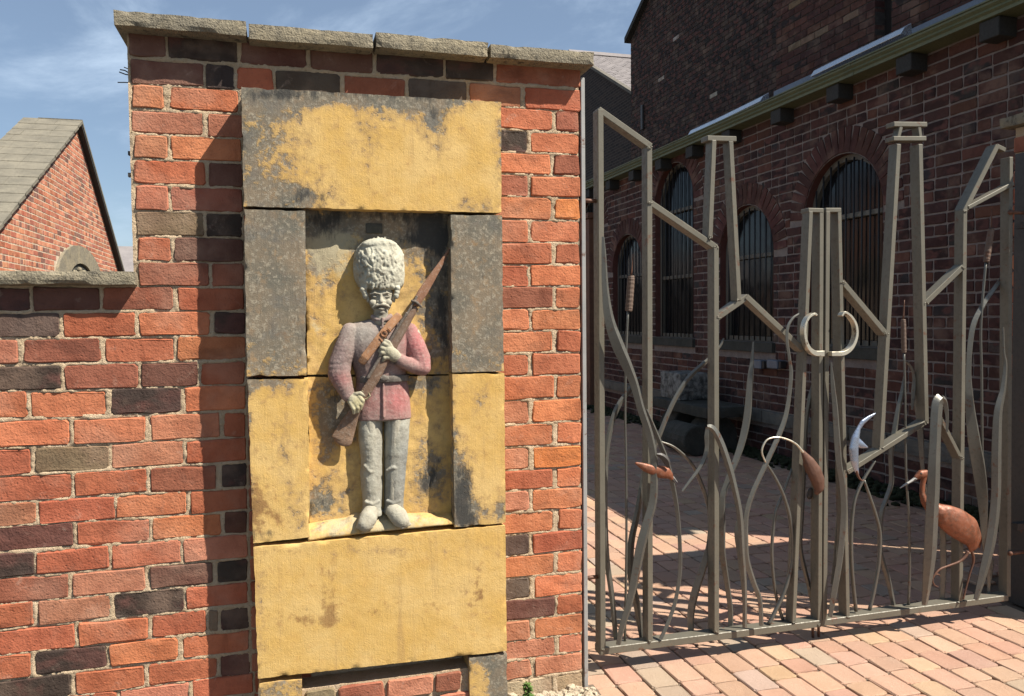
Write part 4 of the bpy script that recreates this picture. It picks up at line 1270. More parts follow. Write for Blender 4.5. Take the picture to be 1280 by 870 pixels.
blade([(999,392,2),(991,398,3),(985,409,4),(984,425,4),(987,448,4),(989,470,5),(984,512,6),(975,541,7),(957,581,7),(941,616,7),(933,645,7),(932,680,8),(934,702,8),(942,728,7),(950,750,6),(952,782,6)], GL, 0.128, 0.22, side=1)
stem([(957,578,3),(969,597,3.6),(979,618,4),(986,641,4.5),(990,667,5),(990,705,5),(979,743,5),(968.5,765,5),(961,780,5)], GL, 0.17)
stem([(990,586,2.6),(979,616,3.4),(971,635,3.8),(968,649,4),(965,680,4),(965.5,707,4),(968.5,735,4),(973,757,4),(979,776,4)], GL, 0.20)
blade([(1019.5,460,3),(1018,480,7),(1013,497,7),(1009,520,5),(1007,547,5),(1005,600,5),(1003,644,5),(1001,682,5),(1005,707,6),(1012,735,6),(1016,756,6),(1017,774,5)], GL, 0.216, 0.3, side=-1)
blade([(925,640,2),(921,664,6),(925,690,8),(928,715,7),(931,750,6),(931,783,5)], GL, 0.222, 0.3, side=1)
# reeds of the right leaf
blade([(1039,453,2),(1041,480,6),(1044,510,8),(1046,541,9),(1049,579,9),(1053,603,9),(1055,635,9),(1053,671,9),(1049,705,9),(1043,740,9),(1038,771,6)], GR, 0.13, 0.3, side=1)
blade([(1046,472,2),(1049,500,5),(1053,519,6),(1054,545,6),(1055,575,6),(1052,612,5),(1047,660,5),(1044,700,5),(1040,730,4)], GR, 0.22, 0.3, side=-1)
stem([(1094,576,2.5),(1089,584,3.2),(1079,600,4),(1070,620,4),(1066,640,4.4),(1064,671,4.6),(1065,712,4.6),(1070,764,4.6)], GR, 0.175)
stem([(1080,600,3),(1087,620,3.8),(1094,641,4),(1100,667,4.4),(1099,697,4.6),(1097,714,4.6),(1092,741,4.6),(1087,762,4.6)], GR, 0.185)
blade([(1131,470,3),(1128,490,6),(1123,512,7),(1118,542,8),(1114,568,7),(1114.5,590,7),(1114,606,7),(1108,624,7),(1102,643,7),(1100,680,7),(1103,700,7),(1111,727,7),(1118,760,6)], GR, 0.205, 0.35, side=-1)
cattail(((1129,399),(1130,441),6), (1130.5,375), [(1130,440,2.6),(1131.5,497,2.6),(1132,560,2.6),(1133,600,2.8),(1136,645,3),(1137,705,3.2),(1135.5,758,3.2)], GR, 0.19)
blade([(1130,451,2),(1136,455,3),(1141,463,4),(1143,474,5),(1142,490,6),(1140.5,512,3)], GR, 0.20, 0.3, side=1)
blade([(1145,500,6),(1150,530,9),(1152,560,8),(1154,590,5),(1158,620,3)], GR, 0.225, 0.25, side=1)
blade([(1176,498,15),(1172,505,17),(1170,530,17),(1169,555,17),(1168,580,18),(1167,610,19),(1165,650,19),(1163,690,19),(1160,722,15),(1156,756,8)], GR, 0.105, 0.28, side=-1, bow=-0.02)
blade([(1176,498,10),(1181,503,8),(1184,520,5),(1184,540,3)], GR, 0.135, 0.3, side=1)
blade([(1178,640,9),(1179,674,9),(1179.5,712,9),(1177.5,754,7)], GR, 0.205, 0.3, side=1)
cattail(((1239,286),(1232.7,327.5),7.5), (1239.7,262), [(1232.5,327,3),(1228,377,3),(1226,417,3),(1227,463,3),(1227.5,520,3),(1228,580,3),(1230,640,3)], GR, 0.20)
blade([(1251.7,318,2),(1256,325,4),(1257,334,5),(1254,345,5),(1243,361,6),(1230,380,7),(1218,403,8),(1213,430,8),(1211,463,8),(1211.5,490,11),(1214,520,15),(1218,550,19),(1224,585,20),(1228,615,18),(1230,645,13),(1231,680,8),(1236,712,6),(1236,747,4)], GR, 0.205, 0.3, side=1)
blade([(1254,409,3),(1255,440,4),(1257,457,6),(1254,487,9),(1248,515,13),(1246,560,15),(1245,623,15),(1239,674,16),(1229,717,13),(1220,750,7)], GR, 0.112, 0.28, side=-1)
blade([(1241,700,4),(1239,720,4),(1235,747,3)], GR, 0.22, 0.2)

# ring handles
def handle(pts, parent):
    R = spline(pts, 8); N = len(R); vs, fs = [], []
    for i, (px, py, w) in enumerate(R):
        p = at_y(px, py, 0.118)
        a = R[max(i-1, 0)]; b = R[min(i+1, N-1)]
        t = Vector((b[0]-a[0], 0, -(b[1]-a[1]))).normalized(); n_ = Vector((t.z, 0, -t.x))
        hw = w * 0.0026 / 2
        D = Vector((0, 0.030, 0))
        vs += [p - n_*hw, p + n_*hw, p + n_*hw + D, p - n_*hw + D]
    for i in range(N - 1):
        for k in range(4): fs.append((i*4+k, i*4+(k+1) % 4, (i+1)*4+(k+1) % 4, (i+1)*4+k))
    fs += [(3,2,1,0), tuple((N-1)*4+k for k in range(4))]
    o = MB().add(vs, fs).build('ring_handle', M_RING, parent, bevel=0.0012)
    bm = bmesh.new(); bm.from_mesh(o.data); bmesh.ops.recalc_face_normals(bm, faces=bm.faces); bm.to_mesh(o.data); bm.free()
handle([(1022,394,3),(1018,392.5,3.5),(1011,398,4),(1007,409,4.5),(1007.5,423,5),(1012,435,6),(1020,441.5,8),(1031,442,9)], GL)
handle([(1053,395,3),(1057,390.5,3.5),(1065,396,4),(1071,407,4.5),(1071.5,421,5),(1066,434,6),(1056,441.5,7),(1040,442.5,7)], GR)

def rusty(B, name, parent, mat, voxel=0.003, label=None, smooth=1):
    return B.bake(name, parent, None, voxel=voxel, smooth=smooth, mat=mat, label=label)
# heron on the right leaf
class GBlob(Blob):
    def ell(self, px, py, d, rx, ry, rd, ang=0.0):
        """d here is the world y of the centre; radii in px of the gate plane"""
        c = at_y(px, py, d); k = 0.00335; n0 = len(self.mb.v)
        self.mb.ball((0, 0, 0), (rx * k, rd, ry * k), 14, 9)
        ca, sa = math.cos(ang), math.sin(ang)
        for i in range(n0, len(self.mb.v)):
            x, y, z = self.mb.v[i]
            self.mb.v[i] = (c.x + x * ca - z * sa, c.y + y, c.z + x * sa + z * ca)
        return self
    def limb(self, pts, flat=1.0):
        for a, b in zip(pts[:-1], pts[1:]):
            L = math.hypot(a[0]-b[0], a[1]-b[1]); n = max(1, int(L / (0.10 * max(0.8, min(a[3], b[3])))))
            for k in range(n + 1):
                t = k / n; q = [a[i]*(1-t) + b[i]*t for i in range(4)]
                self.ell(q[0], q[1], q[2], q[3], q[3], q[3]*0.00335*flat)
        return self
HYY = 0.135
B = GBlob()
B.limb([(1176,642,HYY,13),(1184,647,HYY-.005,17),(1196,654,HYY-.008,20),(1207,661,HYY-.006,19.5),(1215,671,HYY,14),(1216,680,HYY,9),(1214,687,HYY,4)], flat=.55)
B.limb([(1222,664,HYY,4),(1225,674,HYY,3.5),(1224,684,HYY,2)], flat=.6)
B.limb([(1176,642,HYY,12),(1164,634,.15,9),(1156,627,.16,5.5),(1152.5,617,.165,4),(1153,606,.168,3.8),(1155,598,.168,4)], flat=.8)
B.limb([(1157,592,.168,5.5),(1151,593,.168,6.2),(1145,597,.168,3.4)], flat=.8)
heron = rusty(B, 'heron', GR, M_HERON, smooth=9, label='rusty orange steel heron behind a broad blade')
stem([(1146,597,5),(1138,602,3.4),(1131,606,2.4),(1125,610,1.2)], heron, 0.168, 'beak', M_POST)
stem([(1213.5,686,4),(1217,700,3),(1212,718,2.4),(1207,737,2.2),(1204,749,2.4)], heron, HYY, 'leg', M_RUST)
stem([(1210,689,4.4),(1206,696,4),(1199,702,3),(1186,707,2.6),(1175,711.5,2.8),(1168,719,2.4),(1165.6,725,2.2),(1168,731,1.6),(1172.5,733.5,1)], heron, HYY - 0.02, 'leg', M_RUST)
stem([(1168,718,1.8),(1173,718,1.4),(1175,720,1)], heron, HYY - 0.02, 'claw', M_RUST)
B = GBlob(); B.ell(1151.5, 592, .146, 1.5, 1.5, .003); rusty(B, 'eye', heron, M_DARKSTEEL, voxel=0.0012, smooth=0)
# curlew: cone shaped body and long curved bill, left leaf
B = GBlob()
B.limb([(1003,564,.128,2.4),(1007,571,.126,5),(1012,579,.124,8),(1018,590,.122,10),(1022,600,.122,9.5),(1024,609,.122,7),(1021,615,.124,4)], flat=.6)
B.limb([(1006,580,.13,3),(1010,588,.13,4)], flat=.6)
curlew = rusty(B, 'curlew', GL, M_RUST, label='brown steel curlew head down with thin curved bill')
stem([(1004,566,3.4),(998,558,2.8),(992,553,2.5),(983,549,2.3),(972,546.5,2.1),(960,549,2.2),(954,557,2.4),(952.5,566,2.2),(957,578,2)], curlew, 0.126, 'bill', M_RING)
B = GBlob(); B.limb([(1014,614,.2,5),(1012,620,.2,4.4)], flat=.6); rusty(B, 'tail', curlew, M_DARKSTEEL)
# small bird with cocked wing on the first reed, left leaf
B = GBlob()
B.limb([(795,579,.112,1.6),(801,581.5,.112,3.4),(808,585,.112,5.2),(818,588,.112,6.5),(826,590,.112,7.5),(832,591,.112,7),(837,594,.112,4.5),(840,598,.112,2.5)], flat=.6)
wren = rusty(B, 'small_bird', GL, M_HERON, label='small rust red bird gripping the foremost reed')
blade([(821,568,3),(827,570,7),(833,576,9),(836,584,5)], wren, 0.092, 0.3, 'wing', M_DARKSTEEL)
stem([(838,596,3.6),(842,601,2.2),(846,607,0.8)], wren, 0.112, 'beak', M_DARKSTEEL)
stem([(839,594,3),(843,598,1.8),(847,603,0.6)], wren, 0.112, 'beak', M_POST)
# kingfisher diving, right leaf
B = GBlob()
B.limb([(1094,517,.118,1.2),(1086,522,.118,2.6),(1078,528,.116,3.4),(1073,536,.114,3.2),(1069,548,.112,6),(1067,561,.112,7),(1068,575,.112,6),(1070,586,.114,4),(1072,592,.116,2.2)], flat=.5)
B.limb([(1071,552,.112,6),(1077,556,.108,4.4),(1084,559,.106,1.4)], flat=.4)
king = rusty(B, 'kingfisher', GR, M_BLUE, label='blue silver kingfisher diving onto the slanting bar', voxel=0.0024)
stem([(1070,588,4),(1073,596,3),(1077,600.5,2),(1080,600,1)], king, 0.114, 'bill', M_RUST)
# hinge pins of the right leaf
for y_ in (266, 690):
    P = at_y(1262, y_, 0.16)
    MB().tube([P + Vector((-0.012, -0.018, 0)), P + Vector((0.07, -0.018, 0))], 0.009, 10).ball(P + Vector((-0.016, -0.018, 0)), 0.012).build('hinge_pin', M_RUST, GR, smooth=True)

# ------------------------------------------------------------------ gate posts
post = thing('steel_post', 'slim grey steel strip post fixed to the right edge of the statue pier', 'post', (1.066, 0.03, 0))
MB().box((1.0585, 0.004, 0.02), (1.0745, 0.20, 2.283)).build('post_bar', M_POST, post, bevel=0.002)
for (py, ll) in ((250, 0.022), (722, 0.022)):
    P = at_y(735, py, 0.17)
    m = MB().box((1.0745, 0.155, P.z - ll), (1.125, 0.195, P.z + 0.012)).tube([(1.108, 0.172, P.z - 0.03), (1.108, 0.172, P.z + 0.035)], 0.011, 10).ball((1.108, 0.172, P.z + 0.042), 0.015)
    m.build('hinge_bracket', M_RUST, post)
    m = MB().tube([(1.110, 0.172, P.z - 0.002), (1.20, 0.176, P.z - 0.002)], 0.008, 8)
    m.build('hinge_pin', M_RUST, GL, smooth=True)
post2 = thing('steel_post', 'wide dark steel gate post at the right edge beside the heron leaf', 'post', (3.36, 0.2, 0))
MB().box((3.385, 0.10, 0.0), (3.446, 0.31, 2.17)).build('post_column', M_DARKSTEEL, post2, bevel=0.004)
for z_ in (0.40, 1.80):
    MB().box((3.27, 0.16, z_), (3.384, 0.20, z_ + .03)).build('hinge_bracket', M_DARKSTEEL, post2)

# right hand pier, mostly outside the frame; it casts the broad shadow across the paving
rp = thing('brick_pier', 'shaded brick gate pier under a stone coping at the right edge', 'pier', (3.9, 0.2, 0))
ra = random.Random(31)
MB().box((3.458, -0.037, 0), (4.742, 0.372, 2.31)).build('pier_core', M_MORTAR, rp)
bl = []; side_bricks(bl, 3.45, -0.045, 0.38, 0, 2.31, 'x', ra)
lay(bl, SET_S, SET_H, rp, 'brick', rot_z(-math.pi/2), 0, 0, M_BRICK_T, 300)
for rotang, args in ((0.0, (-0.045, 3.45, 4.74, 0, 2.31, 'y')), (math.pi, (0.38, 3.45, 4.74, 0, 2.31, 'y'))):
    bl = []; side_bricks(bl, *args, ra)
    lay(bl, SET_S, SET_H, rp, 'brick', rot_z(rotang), 0, 0, M_BRICK_T, 0, stuff_name='brick_return_face')
slab('coping_slab', 3.415, 4.05, -0.10, 0.43, 2.315, 2.368, M_COPING, rp, ra)
slab('coping_slab', 4.055, 4.742, -0.10, 0.43, 2.314, 2.366, M_COPING, rp, ra)

# ================================================================== WORKSHOP (long shaded wall behind the gate)
BX = 4.752
shop = thing('workshop', 'long dark brick workshop with barred round arched windows behind the gate', 'building', (BX, 5.0, 0))
WIN = [  # centre y, half width, sill z, spring z, transoms (round head)
 (3.311, 0.513, 1.128, 2.3, [2.273]),
 (4.845, 0.513, 1.128, 2.057, [2.03]),
 (6.486, 0.513, 1.128, 2.802, [2.727, 1.895]),
 (7.912, 0.508, 1.128, 2.057, [1.982]),
 (9.348, 0.508, 1.128, 2.802, [2.662, 1.863]),
]
RING = 0.232
Y0, Y1, ZT = 0.38, 10.6, 3.386
ra = random.Random(77)
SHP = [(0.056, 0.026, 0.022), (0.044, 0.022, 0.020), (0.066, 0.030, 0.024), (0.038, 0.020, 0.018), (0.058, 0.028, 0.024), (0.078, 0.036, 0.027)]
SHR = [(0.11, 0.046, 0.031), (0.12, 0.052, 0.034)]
def cut(z0, z1):
    out = []
    for (yc, hw, zs, zp, _) in WIN:
        if z1 < zs - 0.115 or z0 > zp + hw + RING: continue
        if z1 <= zs: out.append((yc - hw - 0.04, yc + hw + 0.04)); continue
        Ro = hw + RING
        if z1 <= zp: out.append((yc - hw, yc + hw)); continue
        zz = max(z0 + 0.65 * (z1 - z0), zp) - zp
        w = math.sqrt(max(0, Ro * Ro - zz * zz))
        if w > 0.02: out.append((yc - w, yc + w))
    return sorted(out)
bl = []
z = 0.0; k = 0
while z < ZT - 0.03:
    h = 0.0865
    if 0.30 < z + h / 2 < 0.435:
        z += h; k += 1; continue
    cuts = cut(z, z + h)
    y = Y0; pos = Y0 - (0.0 if k % 2 else 0.12) - ra.uniform(0, 0.02)
    header = (k % 4 == 3)
    while pos < Y1:
        w = (0.125 if header else 0.25)
        if not header and ra.random() < 0.06: w = 0.125
        a, b = max(pos, Y0), min(pos + w, Y1)
        segs = [(a, b)]
        for (c0, c1) in cuts:
            nx = []
            for (s, e) in segs:
                if e <= c0 or s >= c1: nx.append((s, e)); continue
                if s < c0: nx.append((s, c0))
                if e > c1: nx.append((c1, e))
            segs = nx
        for (s, e) in segs:
            if e - s > 0.026:
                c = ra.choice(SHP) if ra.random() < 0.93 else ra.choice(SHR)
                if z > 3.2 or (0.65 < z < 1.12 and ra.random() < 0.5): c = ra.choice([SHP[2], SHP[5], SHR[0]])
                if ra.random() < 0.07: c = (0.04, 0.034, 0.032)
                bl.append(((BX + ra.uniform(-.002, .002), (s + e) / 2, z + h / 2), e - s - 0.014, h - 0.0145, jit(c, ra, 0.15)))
        pos += w
    z += h; k += 1
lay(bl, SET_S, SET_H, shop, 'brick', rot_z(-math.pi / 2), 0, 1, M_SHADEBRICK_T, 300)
# arch rings: one radial brick after another
arch = []
for (yc, hw, zs, zp, _) in WIN:
    Rm = hw + RING / 2 + 0.004
    n = int(math.pi * (hw + 0.03) / 0.072)
    for i in range(n):
        a = math.pi * (i + 0.5) / n
        wv = math.pi * Rm / n - 0.012
        arch.append(((BX - 0.004 + ra.uniform(-.001, .001), yc + Rm * math.cos(a), zp + Rm * math.sin(a)), RING - 0.012, max(0.03, wv), jit(ra.choice([SHP[5], SHP[2], (0.10, 0.042, 0.034)]), ra, 0.12), a))
# local x of these bricks points along the radius: rolled about the face normal
def lay_arch(bl, parent):
    M = rot_z(-math.pi / 2)
    for i, (c, w, h, colr, a) in enumerate(bl):
        # local +x maps to world -y; angle measured from +y
        roll = -(math.pi - a)
        vs, fs, mm = SET_S[i % len(SET_S)]
        o = bpy.data.objects.new('arch_brick', mm[1])
        o.location = c
        o.rotation_euler = (Matrix(M.tolist()).to_3x3() @ Matrix(rot_y(roll).tolist()).to_3x3()).to_euler()
        o.scale = (w / 0.216, 0.7, h / 0.072); o.color = (*colr, 1)
        link(o, parent)
lay_arch(arch, shop)

def outline(yc, hw, zs, zp, n=22, e=0.0):
    pts = [(yc - hw - e, zs - e)]
    pts += [(yc - (hw + e) * math.cos(math.pi * i / n), zp + (hw + e) * math.sin(math.pi * i / n)) for i in range(n + 1)]
    pts += [(yc + hw + e, zs - e)]
    return pts
# mortar face with real openings, and the reveals
m = MB(); XF = BX + 0.007
edges = [Y0]
for (yc, hw, zs, zp, _) in WIN: edges += [yc - hw, yc + hw]
edges.append(Y1)
for a, b in zip(edges[0::2], edges[1::2]):
    m.add([(XF, a, 0), (XF, b, 0), (XF, b, ZT + .05), (XF, a, ZT + .05)], [(0, 3, 2, 1)])
for (yc, hw, zs, zp, _) in WIN:
    m.add([(XF, yc - hw, 0), (XF, yc + hw, 0), (XF, yc + hw, zs), (XF, yc - hw, zs)], [(0, 3, 2, 1)])
    n = 24
    for i in range(n):
        a0, a1 = math.pi * i / n, math.pi * (i + 1) / n
        y0, z0 = yc - hw * math.cos(a0), zp + hw * math.sin(a0); y1, z1 = yc - hw * math.cos(a1), zp + hw * math.sin(a1)
        m.add([(XF, y0, z0), (XF, y1, z1), (XF, y1, ZT + .05), (XF, y0, ZT + .05)], [(0, 3, 2, 1)])
m.add([(XF, Y0, 0), (9.0, Y0, 0), (9.0, Y0, ZT), (XF, Y0, ZT)], [(0, 1, 2, 3)])
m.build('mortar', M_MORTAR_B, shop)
m = MB()
for (yc, hw, zs, zp, _) in WIN:
    P = outline(yc, hw, zs, zp)
    for (p, q) in zip(P[:-1], P[1:]):
        m.add([(XF - .006, p[0], p[1]), (XF - .006, q[0], q[1]), (BX + .16, q[0], q[1]), (BX + .16, p[0], p[1])], [(0, 1, 2, 3)])
rv = m.build('window_reveal', plain('reveal_brick', (0.13, 0.05, 0.038), (0.09, 0.038, 0.03), 8), shop)
MB().box((5.38, Y0 + .02, 0.0), (5.43, Y1, ZT - 0.1)).build('dark_backing', M_DARKCORE, shop)  # near-black sheet behind the panes stands in for the unlit interior
# end wall facing the street, outside the frame
bl = []
z = 0.0
while z < ZT - 0.03:
    x = BX; 
    while x < 6.4:
        bl.append(((x + 0.11, Y0, z + 0.04), 0.215, 0.071, jit(ra.choice(SHP + SHR), ra))); x += 0.226
    z += 0.0813
lay(bl, SET_S, SET_H, shop, 'brick', I3, 0, 1, M_SHADEBRICK_T, 0, stuff_name='brick_end_courses')

def ring_frame(yc, hw, zs, zp, x0, x1, t, n=24):
    """arched frame of thickness t between depths x0 (front) and x1"""
    o = outline(yc, hw - 0.001, zs + 0.001, zp, n); i = outline(yc, hw - t, zs + t, zp, n)
    m = MB(); N = len(o)
    vs = [(x0, a, b) for a, b in o] + [(x0, a, b) for a, b in i] + [(x1, a, b) for a, b in o] + [(x1, a, b) for a, b in i]
    fs = []
    for k in range(N):
        q = (k + 1) % N
        fs += [(k, q, N + q, N + k), (N + k, N + q, 3*N + q, 3*N + k), (2*N + q, 2*N + k, 3*N + k, 3*N + q), (q, k, 2*N + k, 2*N + q)]
    return m.add(vs, fs)
for wi, (yc, hw, zs, zp, trs) in enumerate(WIN):
    win = ring_frame(yc, hw, zs, zp, BX + 0.075, BX + 0.145, 0.05).build('window', M_FRAMEPAINT, shop)
    P = outline(yc, hw - 0.045, zs + 0.045, zp)
    MB().add([(BX + 0.118, a, b) for a, b in P], [tuple(range(len(P)))[::-1]]).build('pane', M_GLASS, win)
    for tz in trs:
        w = hw - 0.048 if tz <= zp else math.sqrt(max(0, (hw - .05) ** 2 - (tz - zp) ** 2))
        MB().box((BX + 0.07, yc - w, tz - 0.022), (BX + 0.142, yc + w, tz + 0.022)).build('transom', M_FRAMEPAINT, win, bevel=0.003)
    nb = 9
    for i in range(nb):
        y = yc - hw + 0.05 + (2 * hw - 0.1) * (i + 0.5) / nb
        dz = math.sqrt(max(0, (hw - 0.03) ** 2 - (y - yc) ** 2))
        MB().tube([(BX + 0.052, y, zs + 0.01), (BX + 0.052, y, zp + dz)], 0.0082, 6).build('window_bar', M_IRONBAR, win, smooth=True)
    MB().box((BX - 0.035, yc - hw - 0.035, zs - 0.105), (BX + 0.15, yc + hw + 0.035, zs - 0.003)).build('window_sill', M_DARKSTONE, shop, bevel=0.004)
# plinth stones
y = Y0; 
while y < Y1:
    w = ra.uniform(0.45, 0.75)
    slab('plinth_stone', BX - 0.05, BX + 0.02, y, min(Y1, y + w) - 0.01, 0.305, 0.430, M_PLINTH, shop, ra, chip=0.008)
    y += w
# gutter, bracket blocks and roof edge
m = MB()
prof = [(4.585, 3.386), (4.752, 3.38), (4.752, 3.474), (4.552, 3.474), (4.552, 3.457), (4.574, 3.44), (4.566, 3.423), (4.585, 3.409)]
m.prism([(x, Y0 - 0.1, z) for x, z in prof], (0, Y1 - Y0 + 0.5, 0))
g = m.build('gutter', M_OLIVE, shop)
Z_MID = 3.40
MB().box((4.541, Y0 - 0.1, 3.476), (4.752, Y1 + .4, 3.487)).build('gutter_lip', M_OLIVE, shop)
for yb in (1.032, 1.637, 2.415, 3.246, 4.083, 4.996, 5.806, 6.616, 7.437, 8.258, 9.078, 9.888):
    MB().box((4.603, yb - 0.08, 3.251), (BX + 0.01, yb + 0.08, 3.379)).build('bracket_block', M_TIMBER, shop, bevel=0.004)
m = MB().prism([(4.644, Y0 - .05, 3.499), (5.49, Y0 - .05, 3.70), (5.49, Y0 - .05, 3.62), (4.644, Y0 - .05, 3.489)], (0, 9.7, 0))
m.build('lean_to_roof', M_SLATE, shop)
for yg in (1.15, 2.95, 4.75, 6.55, 8.35):
    MB().prism([(x - 0.004, yg, z - 0.002 if z < Z_MID else z + 0.001) for x, z in prof], (0, 0.05, 0)).build('gutter_joint', M_OLIVE, shop)
# bright metal strips lying along the roof edge
for (a, b, c) in (((863, 164.5), (895, 150), M_SILVER), ((895, 150), (954, 121), M_SILVER), ((1017, 90), (1062, 68), M_SILVER), ((1062, 68), (1131, 35), M_SILVER)):
    P, Q = at_x(a[0], a[1], 4.95), at_x(b[0], b[1], 4.95)
    MB().prism([(4.91, P.y, P.z - .05), (4.95, P.y, P.z + 0.01), (5.02, P.y, P.z + 0.05), (5.03, P.y, P.z - .06)], (0, Q.y - P.y + (0.004 if Q.y < P.y else 0), Q.z - P.z)).build('roof_trim', c, shop, bevel=0.003)
P = at_x(985, 108, 4.62)
for k_ in range(26):
    yy = 0.9 + k_ * 0.235
    MB().box((4.666, yy, 3.494), (4.86, yy + 0.225, 3.507 + 0.008 * (k_ % 3))).build('eaves_slate', M_SLATE, shop, bevel=0.004)

# two small floodlights on the wall
for (a, b, lab) in (((943, 449), (958, 461), 'dark grey floodlight box on the workshop wall, farther of the pair'), ((962, 449), (979, 461), 'dark grey floodlight box on the workshop wall, nearer of the pair')):
    P, Q = at_x(a[0], a[1], BX - 0.02), at_x(b[0], b[1], BX - 0.02)
    t = thing('floodlight', lab, 'floodlight', (BX, (P.y + Q.y) / 2, Q.z), 'floodlights below the second window')
    MB().box((BX - 0.09, Q.y, Q.z), (BX - 0.002, P.y - 0.05, P.z)).build('housing', M_LEAD, t, bevel=0.006)
    MB().box((BX - 0.075, Q.y - 0.035, Q.z + 0.008), (BX - 0.01, Q.y - 0.001, P.z - 0.008)).build('visor', M_DARKSTEEL, t, bevel=0.003)

# ------------------------------------------------------------------ red upper wall
up = thing('upper_wall', 'reddish brick upper storey with buff bands above the workshop gutter', 'building', (5.5, 3.5, 3.6))
ra = random.Random(91)
def courses(plane, c0, c1, z0, z1, band, r, pal):
    out = []; z = z0; k = 0
    while z < z1:
        p = c0 - (0.11 if k % 2 else 0.0)
        while p < c1:
            a, b = max(p, c0), min(p + 0.23, c1)
            if b - a > 0.03:
                c = r.choice(pal)
                if k % 6 == 2 and r.random() < 0.62: c = (0.20, 0.135, 0.085)
                elif r.random() < 0.06: c = (0.03, 0.022, 0.02)
                out.append(((plane, (a + b) / 2, z + 0.038), b - a - 0.008, 0.067, jit(c, r, 0.14)))
            p += 0.23
        z += 0.0765; k += 1
    return out
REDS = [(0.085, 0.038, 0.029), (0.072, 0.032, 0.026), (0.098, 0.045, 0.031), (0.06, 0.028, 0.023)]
for (pl, c0, c1) in ((5.5, 3.80, 5.41), (5.56, 1.0, 3.66)):
    bl = courses(pl, c0, c1, 3.72, 5.9, 6, ra, REDS)
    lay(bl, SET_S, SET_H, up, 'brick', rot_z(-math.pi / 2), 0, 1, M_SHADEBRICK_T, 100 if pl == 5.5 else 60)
    MB().box((pl + 0.006, c0 + .004, 3.5), (pl + 0.3, c1 - .004, 5.9)).build('mortar', M_MORTAR_D, up)
MB().box((5.62, 3.661, 3.5), (5.84, 3.799, 5.9)).build('sooty_recess', M_DARKCORE, up)
MB().box((5.47, 3.79, 3.84), (5.498, 5.41, 3.965)).build('flashing', M_LEAD, up, bevel=0.003)
MB().box((5.53, 1.0, 3.84), (5.558, 3.67, 3.985)).build('flashing', M_LEAD, up, bevel=0.003)

# ------------------------------------------------------------------ tall soot black gable
tall = thing('tall_building', 'tall soot blackened brick gable rising behind the workshop roof', 'building', (6.6, 8, 3.4))
ra = random.Random(17)
rk = (7.191 - 6.746) / (11.864 - 11.009)
def ztop(y):
    return 6.746 + (11.864 - y) * 0.56 if y > 6.6 else 6.746 + (11.864 - 6.6) * 0.56
bl = []
z = 3.3; k = 0
while z < 9.6:
    p = 3.6 - (0.11 if k % 2 else 0.0)
    while p < 11.85:
        a, b = max(p, 3.6), min(p + 0.228, 11.86)
        if b - a > 0.04 and z + 0.07 < ztop((a + b) / 2) :
            r_ = ra.random()
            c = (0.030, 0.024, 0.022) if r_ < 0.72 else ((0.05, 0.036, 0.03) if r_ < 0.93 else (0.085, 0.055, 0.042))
            if ra.random() < 0.006: c = (0.35, 0.31, 0.27)
            bl.append(((6.6, (a + b) / 2, z + 0.037), b - a - 0.009, 0.064, jit(c, ra, 0.2)))
        p += 0.228
    z += 0.0765; k += 1
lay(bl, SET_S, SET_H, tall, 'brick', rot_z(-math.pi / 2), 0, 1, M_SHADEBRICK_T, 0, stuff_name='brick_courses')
pts = [(6.608, 3.6, 0), (6.608, 11.86, 0), (6.608, 11.86, 6.74), (6.608, 6.6, ztop(6.6)), (6.608, 3.6, ztop(3.6))]
MB().prism(pts, (3, 0, 0)).build('wall_core', M_MORTAR_D, tall)
rakep = [(11.93, 6.70), (6.6, ztop(6.6) + 0.01), (6.6, ztop(6.6) + 0.12), (11.93, 6.80)]
MB().prism([(6.5, a, b) for a, b in rakep], (3.2, 0, 0)).build('verge', M_TIMBER, tall)
MB().box((6.56, 11.25, 4.9), (6.6, 11.33, 5.35)).build('wall_tie', M_DARKSTEEL, tall)

# ------------------------------------------------------------------ far slate roofed gable beyond
far = thing('slate_roofed_building', 'dark brick gable with grey slate roof beyond the tall building', 'building', (9, 18, 0))
t = NT('far_dark_brick')
q = t.n.new('ShaderNodeTexBrick')
q.inputs['Scale'].default_value = 1.0; q.inputs['Brick Width'].default_value = 0.235; q.inputs['Row Height'].default_value = 0.08; q.inputs['Mortar Size'].default_value = 0.008
q.inputs['Color1'].default_value = (0.032, 0.026, 0.024, 1); q.inputs['Color2'].default_value = (0.055, 0.04, 0.034, 1); q.inputs['Mortar'].default_value = (0.085, 0.07, 0.06, 1)
sp = t.n.new('ShaderNodeSeparateXYZ'); cb = t.n.new('ShaderNodeCombineXYZ')
t.l.new(t.pos, sp.inputs[0]); t.l.new(sp.outputs['Y'], cb.inputs['X']); t.l.new(sp.outputs['Z'], cb.inputs['Y']); t.l.new(cb.outputs[0], q.inputs['Vector'])
M_FARBRICK = t.done(q.outputs['Color'], 0.9, t.bump(q.outputs['Fac'], 0.006, -0.6), spec=0.15)
A = at_x(783, 111, 9.0); Bp = at_x(741, 85, 9.0)
s_ = (Bp.z - A.z) / (Bp.y - A.y)
apx = (Bp.y + 1.8, Bp.z + 1.8 * s_ + 0.0)
g0 = A.y - 1.6
prof = [(g0, 0), (apx[0] * 2 - g0, 0), (apx[0] * 2 - g0, A.z - 1.6 * s_), (apx[0], apx[1]), (g0, A.z - 1.6 * s_)]
MB().prism([(9.0, a, b) for a, b in prof], (7.0, 0, 0)).build('gable_wall', M_FARBRICK, far)
